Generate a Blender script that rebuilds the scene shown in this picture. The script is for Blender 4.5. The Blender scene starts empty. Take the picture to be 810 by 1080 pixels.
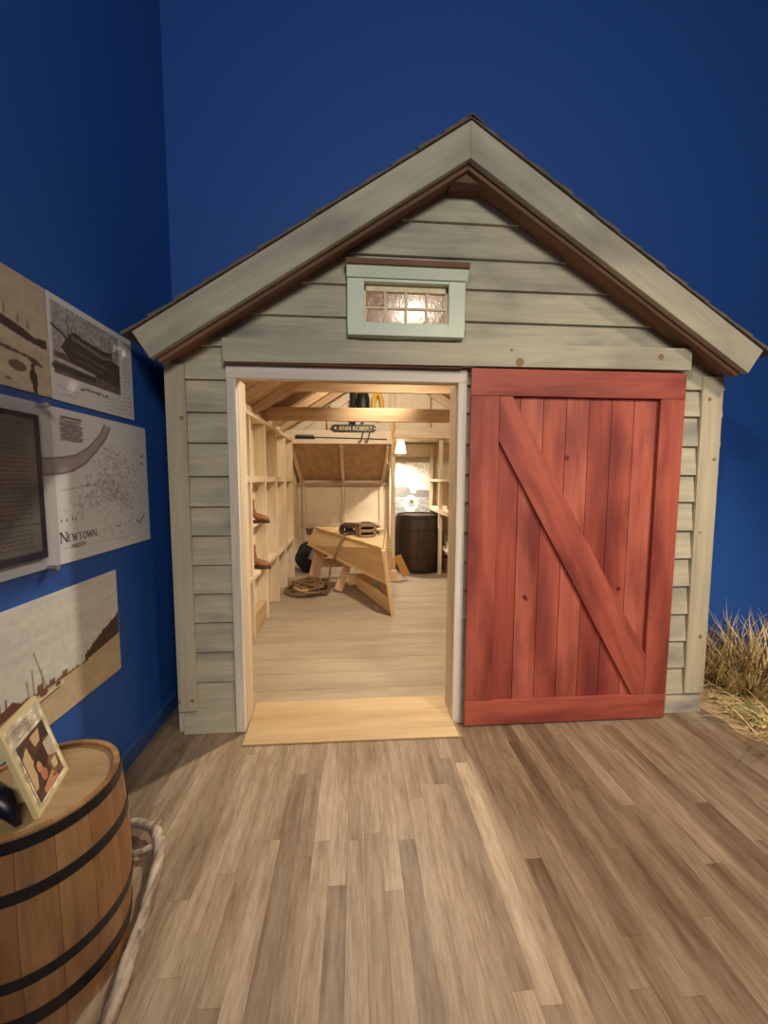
import bpy, bmesh, math, random
import numpy as np
from mathutils import Vector, Matrix
random.seed(7); RNG = np.random.RandomState(11)
S = bpy.context.scene
COL = S.collection
V = Vector

# ------------------------------------------------------------------ colour / materials
def lin(c):
    out = []
    for v in c:
        v = v / 255.0
        out.append(v / 12.92 if v <= 0.04045 else ((v + 0.055) / 1.055) ** 2.4)
    return (out[0], out[1], out[2], 1.0)

def new_mat(name):
    m = bpy.data.materials.new(name); m.use_nodes = True
    nt = m.node_tree
    return m, nt, nt.nodes['Principled BSDF']

def N(nt, t, **k):
    n = nt.nodes.new(t)
    for a, b in k.items(): setattr(n, a, b)
    return n

def ramp(nt, stops):
    r = N(nt, 'ShaderNodeValToRGB')
    e = r.color_ramp.elements
    while len(e) < len(stops): e.new(0.5)
    for i, (p, c) in enumerate(stops):
        e[i].position = p; e[i].color = c
    return r

def wood(name, base, dark, axis='X', across=14.0, along=1.2, rough=0.6, grain=0.35, patch=None, bump=0.08, rnd=True):
    """streaked timber; grain runs along the object's own axis"""
    m, nt, p = new_mat(name)
    tc = N(nt, 'ShaderNodeTexCoord')
    mp = N(nt, 'ShaderNodeMapping')
    sc = {'X': (along, across, across), 'Y': (across, along, across), 'Z': (across, across, along)}[axis]
    mp.inputs['Scale'].default_value = sc
    nt.links.new(tc.outputs['Object'], mp.inputs['Vector'])
    if rnd:
        oi = N(nt, 'ShaderNodeObjectInfo')
        mul = N(nt, 'ShaderNodeMath', operation='MULTIPLY'); mul.inputs[1].default_value = 37.0
        nt.links.new(oi.outputs['Random'], mul.inputs[0])
        nt.links.new(mul.outputs[0], mp.inputs['Location'])
    n1 = N(nt, 'ShaderNodeTexNoise'); n1.inputs['Scale'].default_value = 1.0; n1.inputs['Detail'].default_value = 5
    n1.inputs['Roughness'].default_value = 0.6
    nt.links.new(mp.outputs[0], n1.inputs['Vector'])
    n2 = N(nt, 'ShaderNodeTexNoise'); n2.inputs['Scale'].default_value = 5.0; n2.inputs['Detail'].default_value = 3
    nt.links.new(mp.outputs[0], n2.inputs['Vector'])
    r1 = ramp(nt, [(0.32, lin(dark)), (0.62, lin(base))])
    nt.links.new(n1.outputs[0], r1.inputs[0])
    r2 = ramp(nt, [(0.35, (0.72, 0.70, 0.68, 1)), (0.6, (1, 1, 1, 1))])
    nt.links.new(n2.outputs[0], r2.inputs[0])
    mx = N(nt, 'ShaderNodeMix', data_type='RGBA', blend_type='MULTIPLY')
    mx.inputs[0].default_value = grain
    nt.links.new(r1.outputs[0], mx.inputs[6]); nt.links.new(r2.outputs[0], mx.inputs[7])
    col = mx.outputs[2]
    if patch:
        pc, psc, lo, hi = patch
        n3 = N(nt, 'ShaderNodeTexNoise'); n3.inputs['Scale'].default_value = 1.0; n3.inputs['Detail'].default_value = 4
        mp3 = N(nt, 'ShaderNodeMapping'); mp3.inputs['Scale'].default_value = psc
        nt.links.new(tc.outputs['Object'], mp3.inputs['Vector']); nt.links.new(mp3.outputs[0], n3.inputs['Vector'])
        r3 = ramp(nt, [(lo, (0, 0, 0, 1)), (hi, (1, 1, 1, 1))])
        nt.links.new(n3.outputs[0], r3.inputs[0])
        m2 = N(nt, 'ShaderNodeMix', data_type='RGBA')
        nt.links.new(r3.outputs[0], m2.inputs[0]); nt.links.new(col, m2.inputs[6]); m2.inputs[7].default_value = lin(pc)
        col = m2.outputs[2]
    nt.links.new(col, p.inputs['Base Color'])
    p.inputs['Roughness'].default_value = rough
    if bump:
        b = N(nt, 'ShaderNodeBump'); b.inputs['Strength'].default_value = bump; b.inputs['Distance'].default_value = 0.01
        nt.links.new(n2.outputs[0], b.inputs['Height']); nt.links.new(b.outputs[0], p.inputs['Normal'])
    return m

def plain(name, c, rough=0.6, metal=0.0, var=0.12, scale=30.0, bump=0.0):
    m, nt, p = new_mat(name)
    tc = N(nt, 'ShaderNodeTexCoord')
    n = N(nt, 'ShaderNodeTexNoise'); n.inputs['Scale'].default_value = scale; n.inputs['Detail'].default_value = 4
    nt.links.new(tc.outputs['Object'], n.inputs['Vector'])
    a = lin(c); d = tuple(v * (1 - var) for v in a[:3]) + (1,); u = tuple(min(1, v * (1 + var)) for v in a[:3]) + (1,)
    r = ramp(nt, [(0.3, d), (0.7, u)])
    nt.links.new(n.outputs[0], r.inputs[0]); nt.links.new(r.outputs[0], p.inputs['Base Color'])
    p.inputs['Roughness'].default_value = rough; p.inputs['Metallic'].default_value = metal
    if bump:
        b = N(nt, 'ShaderNodeBump'); b.inputs['Strength'].default_value = bump; b.inputs['Distance'].default_value = 0.01
        nt.links.new(n.outputs[0], b.inputs['Height']); nt.links.new(b.outputs[0], p.inputs['Normal'])
    return m

def emit(name, c, strength):
    m, nt, p = new_mat(name)
    p.inputs['Base Color'].default_value = (1, 1, 1, 1)
    p.inputs['Emission Color'].default_value = (c[0], c[1], c[2], 1); p.inputs['Emission Strength'].default_value = strength
    return m

def vcol(name, rough=0.5):
    m, nt, p = new_mat(name)
    a = N(nt, 'ShaderNodeVertexColor'); a.layer_name = 'Col'
    nt.links.new(a.outputs[0], p.inputs['Base Color']); p.inputs['Roughness'].default_value = rough
    return m

def floor_mat():
    m, nt, p = new_mat('grey_brown_plank_floor')
    tc = N(nt, 'ShaderNodeTexCoord')
    def mth(op, a, b=None):
        n = N(nt, 'ShaderNodeMath', operation=op)
        for k, v in enumerate((a, b)):
            if v is None: continue
            if isinstance(v, (int, float)): n.inputs[k].default_value = v
            else: nt.links.new(v, n.inputs[k])
        return n.outputs[0]
    sx = N(nt, 'ShaderNodeSeparateXYZ'); nt.links.new(tc.outputs['Object'], sx.inputs[0])
    PW, PL = 0.070, 0.95
    xr = mth('DIVIDE', sx.outputs[0], PW); row = mth('FLOOR', xr); fx = mth('SUBTRACT', xr, row)
    wn = N(nt, 'ShaderNodeTexWhiteNoise', noise_dimensions='1D'); nt.links.new(row, wn.inputs['W'])
    yr = mth('ADD', mth('DIVIDE', sx.outputs[1], PL), mth('MULTIPLY', wn.outputs[0], 7.0)); idn = mth('FLOOR', yr); fy = mth('SUBTRACT', yr, idn)
    cb = N(nt, 'ShaderNodeCombineXYZ'); nt.links.new(row, cb.inputs[0]); nt.links.new(idn, cb.inputs[1])
    w2 = N(nt, 'ShaderNodeTexWhiteNoise', noise_dimensions='2D'); nt.links.new(cb.outputs[0], w2.inputs['Vector'])
    rc = ramp(nt, [(0.0, lin((132, 113, 93))), (0.35, lin((151, 131, 109))), (0.7, lin((163, 143, 121))), (1.0, lin((174, 154, 132)))])
    nt.links.new(w2.outputs[0], rc.inputs[0])
    ex = mth('MINIMUM', mth('MULTIPLY', mth('MINIMUM', fx, mth('SUBTRACT', 1.0, fx)), PW), mth('MULTIPLY', mth('MINIMUM', fy, mth('SUBTRACT', 1.0, fy)), PL))
    gap = mth('LESS_THAN', ex, 0.0009)
    b1 = N(nt, 'ShaderNodeMix', data_type='RGBA'); nt.links.new(mth('MULTIPLY', gap, 0.55), b1.inputs[0]); nt.links.new(rc.outputs[0], b1.inputs[6]); b1.inputs[7].default_value = lin((104, 84, 66))
    mul = N(nt, 'ShaderNodeVectorMath', operation='SCALE'); mul.inputs[3].default_value = 23.0
    nt.links.new(w2.outputs[1], mul.inputs[0])
    mg = N(nt, 'ShaderNodeMapping'); mg.inputs['Scale'].default_value = (20, 2.4, 1)
    nt.links.new(tc.outputs['Object'], mg.inputs['Vector'])
    add = N(nt, 'ShaderNodeVectorMath', operation='ADD')
    nt.links.new(mg.outputs[0], add.inputs[0]); nt.links.new(mul.outputs[0], add.inputs[1])
    n1 = N(nt, 'ShaderNodeTexNoise'); n1.inputs['Scale'].default_value = 1.0; n1.inputs['Detail'].default_value = 6; n1.inputs['Roughness'].default_value = 0.62
    nt.links.new(add.outputs[0], n1.inputs['Vector'])
    n2 = N(nt, 'ShaderNodeTexNoise'); n2.inputs['Scale'].default_value = 6.0; n2.inputs['Detail'].default_value = 3
    nt.links.new(add.outputs[0], n2.inputs['Vector'])
    r1 = ramp(nt, [(0.30, lin((184, 168, 152))), (0.58, lin((255, 255, 252)))])
    nt.links.new(n1.outputs[0], r1.inputs[0])
    r2 = ramp(nt, [(0.3, lin((222, 217, 210))), (0.6, (1, 1, 1, 1))])
    nt.links.new(n2.outputs[0], r2.inputs[0])
    m1 = N(nt, 'ShaderNodeMix', data_type='RGBA', blend_type='MULTIPLY'); m1.inputs[0].default_value = 0.9
    nt.links.new(b1.outputs[2], m1.inputs[6]); nt.links.new(r1.outputs[0], m1.inputs[7])
    m2 = N(nt, 'ShaderNodeMix', data_type='RGBA', blend_type='MULTIPLY'); m2.inputs[0].default_value = 0.8
    nt.links.new(m1.outputs[2], m2.inputs[6]); nt.links.new(r2.outputs[0], m2.inputs[7])
    nt.links.new(m2.outputs[2], p.inputs['Base Color'])
    p.inputs['Roughness'].default_value = 0.5; p.inputs['Specular IOR Level'].default_value = 0.35
    bp = N(nt, 'ShaderNodeBump'); bp.inputs['Strength'].default_value = 0.12; bp.inputs['Distance'].default_value = 0.004
    nt.links.new(n2.outputs[0], bp.inputs['Height']); nt.links.new(bp.outputs[0], p.inputs['Normal'])
    return m

def siding_mat():
    return wood('weathered_grey_green_board', (196, 189, 163), (168, 163, 143), 'X', 16, 1.1, 0.75, 0.3,
                patch=((132, 131, 124), (2.2, 2.2, 7.0), 0.50, 0.78), bump=0.12)

M = {}
M['floor'] = floor_mat()
M['blue'] = plain('deep_blue_paint', (31, 84, 164), 0.62, var=0.05, scale=140, bump=0.02)
M['bluebase'] = plain('blue_painted_baseboard', (44, 80, 134), 0.45, var=0.05)
M['ceil'] = plain('dark_ceiling_paint', (70, 72, 80), 0.8)
M['siding'] = siding_mat()
M['greyboard'] = wood('weathered_grey_trim', (190, 184, 160), (168, 162, 142), 'X', 12, 0.9, 0.75, 0.3, patch=((138, 134, 118), (1.6, 3, 3), 0.52, 0.8), bump=0.1)
M['cornerboard'] = wood('weathered_corner_board', (198, 188, 160), (174, 164, 140), 'X', 12, 0.8, 0.75, 0.3, bump=0.1)
M['brown'] = wood('rough_brown_cedar', (134, 98, 74), (92, 64, 48), 'X', 14, 1.0, 0.8, 0.5, bump=0.15)
M['casing'] = wood('whitewashed_pine_casing', (228, 220, 206), (206, 196, 180), 'X', 14, 0.8, 0.7, 0.25, bump=0.06)
M['pine'] = wood('planed_pine_lumber', (224, 204, 174), (204, 180, 146), 'X', 12, 0.9, 0.6, 0.3, bump=0.05)
M['pineroof'] = wood('pine_roof_lumber', (196, 164, 126), (164, 130, 94), 'X', 12, 0.9, 0.65, 0.35, bump=0.05)
M['sheath'] = wood('pale_wall_boards', (230, 214, 188), (220, 202, 172), 'Y', 10, 0.7, 0.7, 0.12, bump=0.04)
M['roofdeck'] = wood('brown_roof_decking', (192, 158, 120), (164, 130, 94), 'Y', 9, 0.7, 0.75, 0.25, bump=0.06)
M['shedfloor'] = wood('worn_shed_floorboards', (166, 149, 124), (144, 127, 104), 'X', 6.0, 0.8, 0.6, 0.35, bump=0.05, rnd=False)
M['ramp'] = wood('yellow_pine_ramp', (190, 162, 118), (172, 140, 97), 'X', 9, 0.8, 0.55, 0.3, bump=0.04)
for k_, (a_, b_) in enumerate((((182, 92, 73), (161, 75, 60)), ((170, 80, 64), (149, 66, 52)), ((194, 107, 87), (172, 86, 69)))):
    M['red' + 'abc'[k_]] = wood('red_stained_board_' + 'abc'[k_], a_, b_, 'X', 13, 0.9, 0.62, 0.35, patch=((120, 48, 40), (1.3, 5.0, 5.0), 0.44, 0.68), bump=0.1)
M['red'] = M['reda']
M['redknot'] = plain('dark_red_knot', (96, 26, 22), 0.6)
M['knot'] = plain('brown_knot', (142, 112, 74), 0.7)
M['winpaint'] = plain('pale_green_white_paint', (214, 224, 200), 0.5, var=0.05, scale=8)
M['muntin'] = plain('cream_muntin_paint', (226, 206, 168), 0.5)
M['shingle'] = plain('grey_brown_shingle', (104, 92, 80), 0.85, var=0.25, scale=14, bump=0.2)
M['black'] = plain('black_iron', (26, 24, 24), 0.5, var=0.2)
M['hoop'] = plain('dark_steel_hoop', (34, 32, 34), 0.42, 0.3, var=0.2)
for i, c in enumerate([(168, 122, 76), (150, 104, 64), (180, 134, 86)]):
    M['stave%d' % i] = wood('golden_oak_stave_' + 'abc'[i], c, tuple(int(v * 0.78) for v in c), 'Z', 22, 2.0, 0.5, 0.4, patch=((110, 70, 46), (5, 5, 2.5), 0.56, 0.8), bump=0.08)
    d = [(62, 40, 27), (54, 34, 23), (70, 46, 31)][i]
    M['dstave%d' % i] = wood('dark_brown_stave_' + 'abc'[i], d, tuple(int(v * 0.7) for v in d), 'Z', 22, 2.0, 0.55, 0.4, bump=0.08)
M['keghead'] = wood('tan_keg_head', (182, 150, 108), (152, 122, 86), 'X', 10, 1.5, 0.6, 0.35, bump=0.06)
M['boatply'] = wood('pale_boat_plank', (222, 190, 144), (206, 170, 120), 'X', 10, 0.7, 0.5, 0.25, bump=0.04)
M['boatpine'] = wood('pale_pink_pine_frame', (222, 182, 142), (202, 158, 118), 'X', 10, 0.9, 0.6, 0.3, bump=0.05)
M['amber'] = wood('amber_board', (204, 148, 82), (184, 126, 64), 'X', 10, 0.9, 0.5, 0.3)
M['rope'] = plain('brown_hemp_rope', (112, 84, 56), 0.9, var=0.35, scale=160, bump=0.4)
M['palerope'] = plain('pale_hemp_rope', (190, 160, 112), 0.9, var=0.3, scale=160, bump=0.4)
M['yrope'] = plain('yellow_rope', (222, 172, 60), 0.8, var=0.3, scale=120, bump=0.4)
M['blockwood'] = wood('weathered_block_wood', (150, 122, 90), (112, 88, 62), 'X', 20, 3, 0.6, 0.4)
M['darkblock'] = wood('dark_block_wood', (84, 62, 46), (56, 40, 30), 'X', 20, 3, 0.6, 0.4)
M['cloth'] = plain('black_cloth', (30, 30, 32), 0.9, var=0.25, scale=20, bump=0.2)
M['canvas'] = plain('grey_canvas', (176, 160, 148), 0.9, var=0.12)
M['leather'] = plain('tan_leather', (132, 84, 50), 0.55, var=0.25, scale=18)
M['sole'] = plain('dark_boot_sole', (58, 38, 28), 0.7)
M['paper'] = plain('white_print_board', (218, 219, 218), 0.6, var=0.02)
M['cream'] = plain('cream_mat_board', (226, 206, 150), 0.5, var=0.03)
M['white'] = plain('white_enamel', (228, 222, 210), 0.4, var=0.03)
M['ink'] = plain('dark_brown_ink', (70, 58, 58), 0.7, var=0.05)
M['gold'] = plain('pale_gilt_lettering', (236, 214, 160), 0.5, var=0.05)
M['navy'] = plain('dark_navy_board', (34, 40, 66), 0.5, var=0.05)
M['driftwood'] = wood('grey_driftwood_bark', (200, 184, 164), (112, 90, 72), 'Y', 34, 5, 0.85, 0.6, bump=0.5)
M['sand'] = plain('tan_sand', (206, 176, 136), 0.95, var=0.12, scale=90, bump=0.3)
M['grass'] = plain('dry_beach_grass', (216, 188, 126), 0.75, var=0.3, scale=7)
M['grassdk'] = plain('dull_brown_beach_grass', (122, 100, 62), 0.8, var=0.35, scale=7)
M['grassgr'] = plain('olive_green_grass', (112, 122, 66), 0.75, var=0.35, scale=7)
M['straw'] = plain('pale_straw', (226, 202, 146), 0.8, var=0.25, scale=9)
M['bucket'] = plain('reddish_brown_tin', (122, 66, 44), 0.5, var=0.2)
M['print'] = vcol('printed_picture', 0.65)
M['printwarm'] = vcol('matte_poster_print', 0.6)
M['bluething'] = plain('dark_navy_plastic', (16, 18, 30), 0.35, var=0.1)
M['shade'] = plain('white_lamp_shade_metal', (232, 228, 220), 0.4, var=0.03)
M['glowshade'] = emit('glowing_white_lamp_shade', (1.0, 0.9, 0.74), 2.5)
WARM = (1.0, 0.89, 0.72)
M['bulb'] = emit('glowing_bulb', WARM, 2750)
M['bulb2'] = emit('glowing_back_bulb', WARM, 2000)
def acrylic():
    m, nt, p = new_mat('clear_acrylic')
    out = nt.nodes['Material Output']
    t = N(nt, 'ShaderNodeBsdfTransparent'); t.inputs[0].default_value = (0.86, 0.87, 0.89, 1)
    g = N(nt, 'ShaderNodeBsdfGlossy'); g.inputs['Roughness'].default_value = 0.06
    f = N(nt, 'ShaderNodeFresnel'); f.inputs['IOR'].default_value = 1.5
    x = N(nt, 'ShaderNodeMixShader')
    ge = N(nt, 'ShaderNodeNewGeometry'); fm = N(nt, 'ShaderNodeMath', operation='SUBTRACT', use_clamp=True); nt.links.new(f.outputs[0], fm.inputs[0]); nt.links.new(ge.outputs['Backfacing'], fm.inputs[1])
    nt.links.new(fm.outputs[0], x.inputs[0]); nt.links.new(t.outputs[0], x.inputs[1]); nt.links.new(g.outputs[0], x.inputs[2])
    nt.links.new(x.outputs[0], out.inputs[0]); return m
M['acrylic'] = acrylic()
def rippled():
    m, nt, p = new_mat('rippled_old_glass')
    p.inputs['Base Color'].default_value = (0.95, 0.93, 0.9, 1); p.inputs['Roughness'].default_value = 0.16
    p.inputs['Transmission Weight'].default_value = 1.0; p.inputs['IOR'].default_value = 1.35
    tc = N(nt, 'ShaderNodeTexCoord'); mp = N(nt, 'ShaderNodeMapping'); mp.inputs['Scale'].default_value = (95, 95, 38)
    n = N(nt, 'ShaderNodeTexNoise'); n.inputs['Scale'].default_value = 1.0; n.inputs['Detail'].default_value = 2
    b = N(nt, 'ShaderNodeBump'); b.inputs['Strength'].default_value = 0.6; b.inputs['Distance'].default_value = 0.008
    nt.links.new(tc.outputs['Object'], mp.inputs['Vector']); nt.links.new(mp.outputs[0], n.inputs['Vector'])
    nt.links.new(n.outputs[0], b.inputs['Height']); nt.links.new(b.outputs[0], p.inputs['Normal'])
    return m
M['glass'] = rippled()

# ------------------------------------------------------------------ object helpers
ORG = {}          # world origin of every object that parents others
def tag(o, label=None, cat=None, group=None, kind=None):
    if label: o['label'] = label
    if cat: o['category'] = cat
    if group: o['group'] = group
    if kind: o['kind'] = kind
    return o
def thing(name, label, cat, loc, group=None):
    o = bpy.data.objects.new(name, None); COL.objects.link(o); o.location = loc
    o.empty_display_size = 0.1
    ORG[o] = V(loc); return tag(o, label, cat, group)

class MB:
    def __init__(s): s.bm = bmesh.new(); s.mi = 0
    def mat(s, i): s.mi = i; return s
    def face(s, vs):
        try: f = s.bm.faces.new(vs)
        except ValueError: return None
        f.material_index = s.mi; return f
    def hexa(s, P):
        """P: 8 points, bottom ring then top ring"""
        v = [s.bm.verts.new(p) for p in P]
        for q in ((3, 2, 1, 0), (4, 5, 6, 7), (0, 1, 5, 4), (1, 2, 6, 5), (2, 3, 7, 6), (3, 0, 4, 7)): s.face([v[i] for i in q])
        return s
    def box(s, lo, hi):
        x0, y0, z0 = lo; x1, y1, z1 = hi
        return s.hexa([(x0, y0, z0), (x1, y0, z0), (x1, y1, z0), (x0, y1, z0), (x0, y0, z1), (x1, y0, z1), (x1, y1, z1), (x0, y1, z1)])
    def prism(s, poly, d):
        """poly: list of 3-D points in one plane, d: extrusion vector"""
        d = V(d); a = [s.bm.verts.new(p) for p in poly]; b = [s.bm.verts.new(V(p) + d) for p in poly]
        n = len(poly); s.face(list(reversed(a))); s.face(b)
        for i in range(n): s.face([a[i], a[(i + 1) % n], b[(i + 1) % n], b[i]])
        return s
    def rings(s, rings, cap=True, closed=False):
        R = [[s.bm.verts.new(p) for p in r] for r in rings]; n = len(R[0])
        m = len(R)
        for k in range(m if closed else m - 1):
            a, b = R[k], R[(k + 1) % m]
            for i in range(n): s.face([a[i], a[(i + 1) % n], b[(i + 1) % n], b[i]])
        if cap and not closed: s.face(list(reversed(R[0]))); s.face(R[-1])
        return s
    def tube(s, pts, r, n=8, closed=False):
        pts = [V(p) for p in pts]; m = len(pts)
        rr = r if isinstance(r, (list, tuple)) else [r] * m
        up = V((0, 0, 1)); rings = []; prev = None
        for i, p in enumerate(pts):
            if closed: t = pts[(i + 1) % m] - pts[i - 1]
            else: t = pts[min(i + 1, m - 1)] - pts[max(i - 1, 0)]
            t.normalize()
            if prev is None:
                a = up if abs(t.z) < 0.9 else V((1, 0, 0)); u = t.cross(a).normalized()
            else:
                u = prev - t * prev.dot(t)
                u = u.normalized() if u.length > 1e-6 else t.orthogonal().normalized()
            w = t.cross(u); prev = u
            rings.append([p + (u * math.cos(2 * math.pi * k / n) + w * math.sin(2 * math.pi * k / n)) * rr[i] for k in range(n)])
        return s.rings(rings, not closed, closed)
    def lathe(s, prof, c, n=32, cap=True):
        c = V(c)
        return s.rings([[c + V((r * math.cos(2 * math.pi * k / n), r * math.sin(2 * math.pi * k / n), z)) for k in range(n)] for r, z in prof], cap)
    def disc(s, c, ax, r, t=0.0015, n=14):
        c = V(c); d = V(ax).normalized(); u = d.orthogonal().normalized(); w = d.cross(u)
        ring = [c + (u * math.cos(2 * math.pi * k / n) + w * math.sin(2 * math.pi * k / n)) * r for k in range(n)]
        return s.prism(ring, d * t)
    def build(s, name, mats, parent=None, bevel=0.0, smooth=False, matrix=None):
        if not isinstance(mats, (list, tuple)): mats = [mats]
        bmesh.ops.recalc_face_normals(s.bm, faces=s.bm.faces)
        c = V((0, 0, 0))
        if matrix is None and s.bm.verts:
            lo = V((min(v.co.x for v in s.bm.verts), min(v.co.y for v in s.bm.verts), min(v.co.z for v in s.bm.verts)))
            hi = V((max(v.co.x for v in s.bm.verts), max(v.co.y for v in s.bm.verts), max(v.co.z for v in s.bm.verts)))
            c = V(((lo.x + hi.x) / 2, (lo.y + hi.y) / 2, lo.z))
            bmesh.ops.translate(s.bm, verts=s.bm.verts, vec=-c)
        me = bpy.data.meshes.new(name); s.bm.to_mesh(me); s.bm.free()
        if smooth:
            for p in me.polygons: p.use_smooth = True
        for m in mats: me.materials.append(m)
        o = bpy.data.objects.new(name, me); COL.objects.link(o)
        W = Matrix.Translation(c) if matrix is None else matrix
        ORG[o] = W.to_translation(); WM[o] = W
        if parent is not None:
            o.parent = parent; pw = WM.get(parent) or Matrix.Translation(ORG[parent])
            o.matrix_local = pw.inverted() @ W
        else: o.matrix_local = W
        if bevel:
            b = o.modifiers.new('bevel', 'BEVEL'); b.width = bevel; b.segments = 2; b.limit_method = 'ANGLE'; b.angle_limit = 0.7
        return o
WM = {}

def plank(name, p0, p1, w, t, ref, mat, parent, bevel=0.003, knots=(), knotmat=None):
    """board from p0 to p1 (centre line); width w along ref (made perpendicular), thickness t; local X is the grain"""
    p0, p1 = V(p0), V(p1); d = p1 - p0; L = d.length; x = d.normalized()
    y = V(ref); y = (y - x * y.dot(x)).normalized(); z = x.cross(y)
    mx = Matrix.Translation((p0 + p1) / 2) @ Matrix((x, y, z)).transposed().to_4x4()
    b = MB().box((-L / 2, -w / 2, -t / 2), (L / 2, w / 2, t / 2))
    if knots:
        b.mat(1)
        for (a, c, r, side) in knots: b.disc((a, c, side * t / 2), (0, 0, side), r)
    return b.build(name, [mat, knotmat or M['knot']] if knots else mat, parent, bevel, matrix=mx)

def boxp(name, lo, hi, mat, parent, bevel=0.003, grain=None):
    """axis-aligned board; its longest side becomes the grain (local X) unless grain is given"""
    lo, hi = V(lo), V(hi); d = hi - lo; c = (lo + hi) / 2
    k = grain if grain is not None else max(range(3), key=lambda i: d[i])
    e = [V((1, 0, 0)), V((0, 1, 0)), V((0, 0, 1))]
    h = e[k] * (d[k] / 2); o = [i for i in range(3) if i != k]
    return plank(name, c - h, c + h, d[o[0]], d[o[1]], e[o[0]], mat, parent, bevel)

def text_mesh(name, txt, size, mat, parent, origin, right, up, depth=0.002, width=None, xs=1.0, align='LEFT'):
    cu = bpy.data.curves.new(name, 'FONT'); cu.body = txt; cu.size = size; cu.extrude = depth / 2; cu.align_x = align
    to = bpy.data.objects.new('tmp_text', cu); COL.objects.link(to)
    dg = bpy.context.evaluated_depsgraph_get(); dg.update()
    me = bpy.data.meshes.new_from_object(to.evaluated_get(dg)); bpy.data.objects.remove(to); bpy.data.curves.remove(cu)
    if width:
        xsz = [v.co.x for v in me.vertices]; k = width / (max(xsz) - min(xsz))
        for v in me.vertices: v.co.x *= k
    r, u = V(right).normalized(), V(up).normalized(); n = r.cross(u)
    W = Matrix.Translation(V(origin)) @ Matrix((r, u, n)).transposed().to_4x4()
    me.materials.clear(); me.materials.append(mat); me.name = name
    o = bpy.data.objects.new(name, me); COL.objects.link(o); ORG[o] = V(origin); WM[o] = W
    o.parent = parent; pw = WM.get(parent) or Matrix.Translation(ORG[parent]); o.matrix_local = pw.inverted() @ W
    return o

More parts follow.
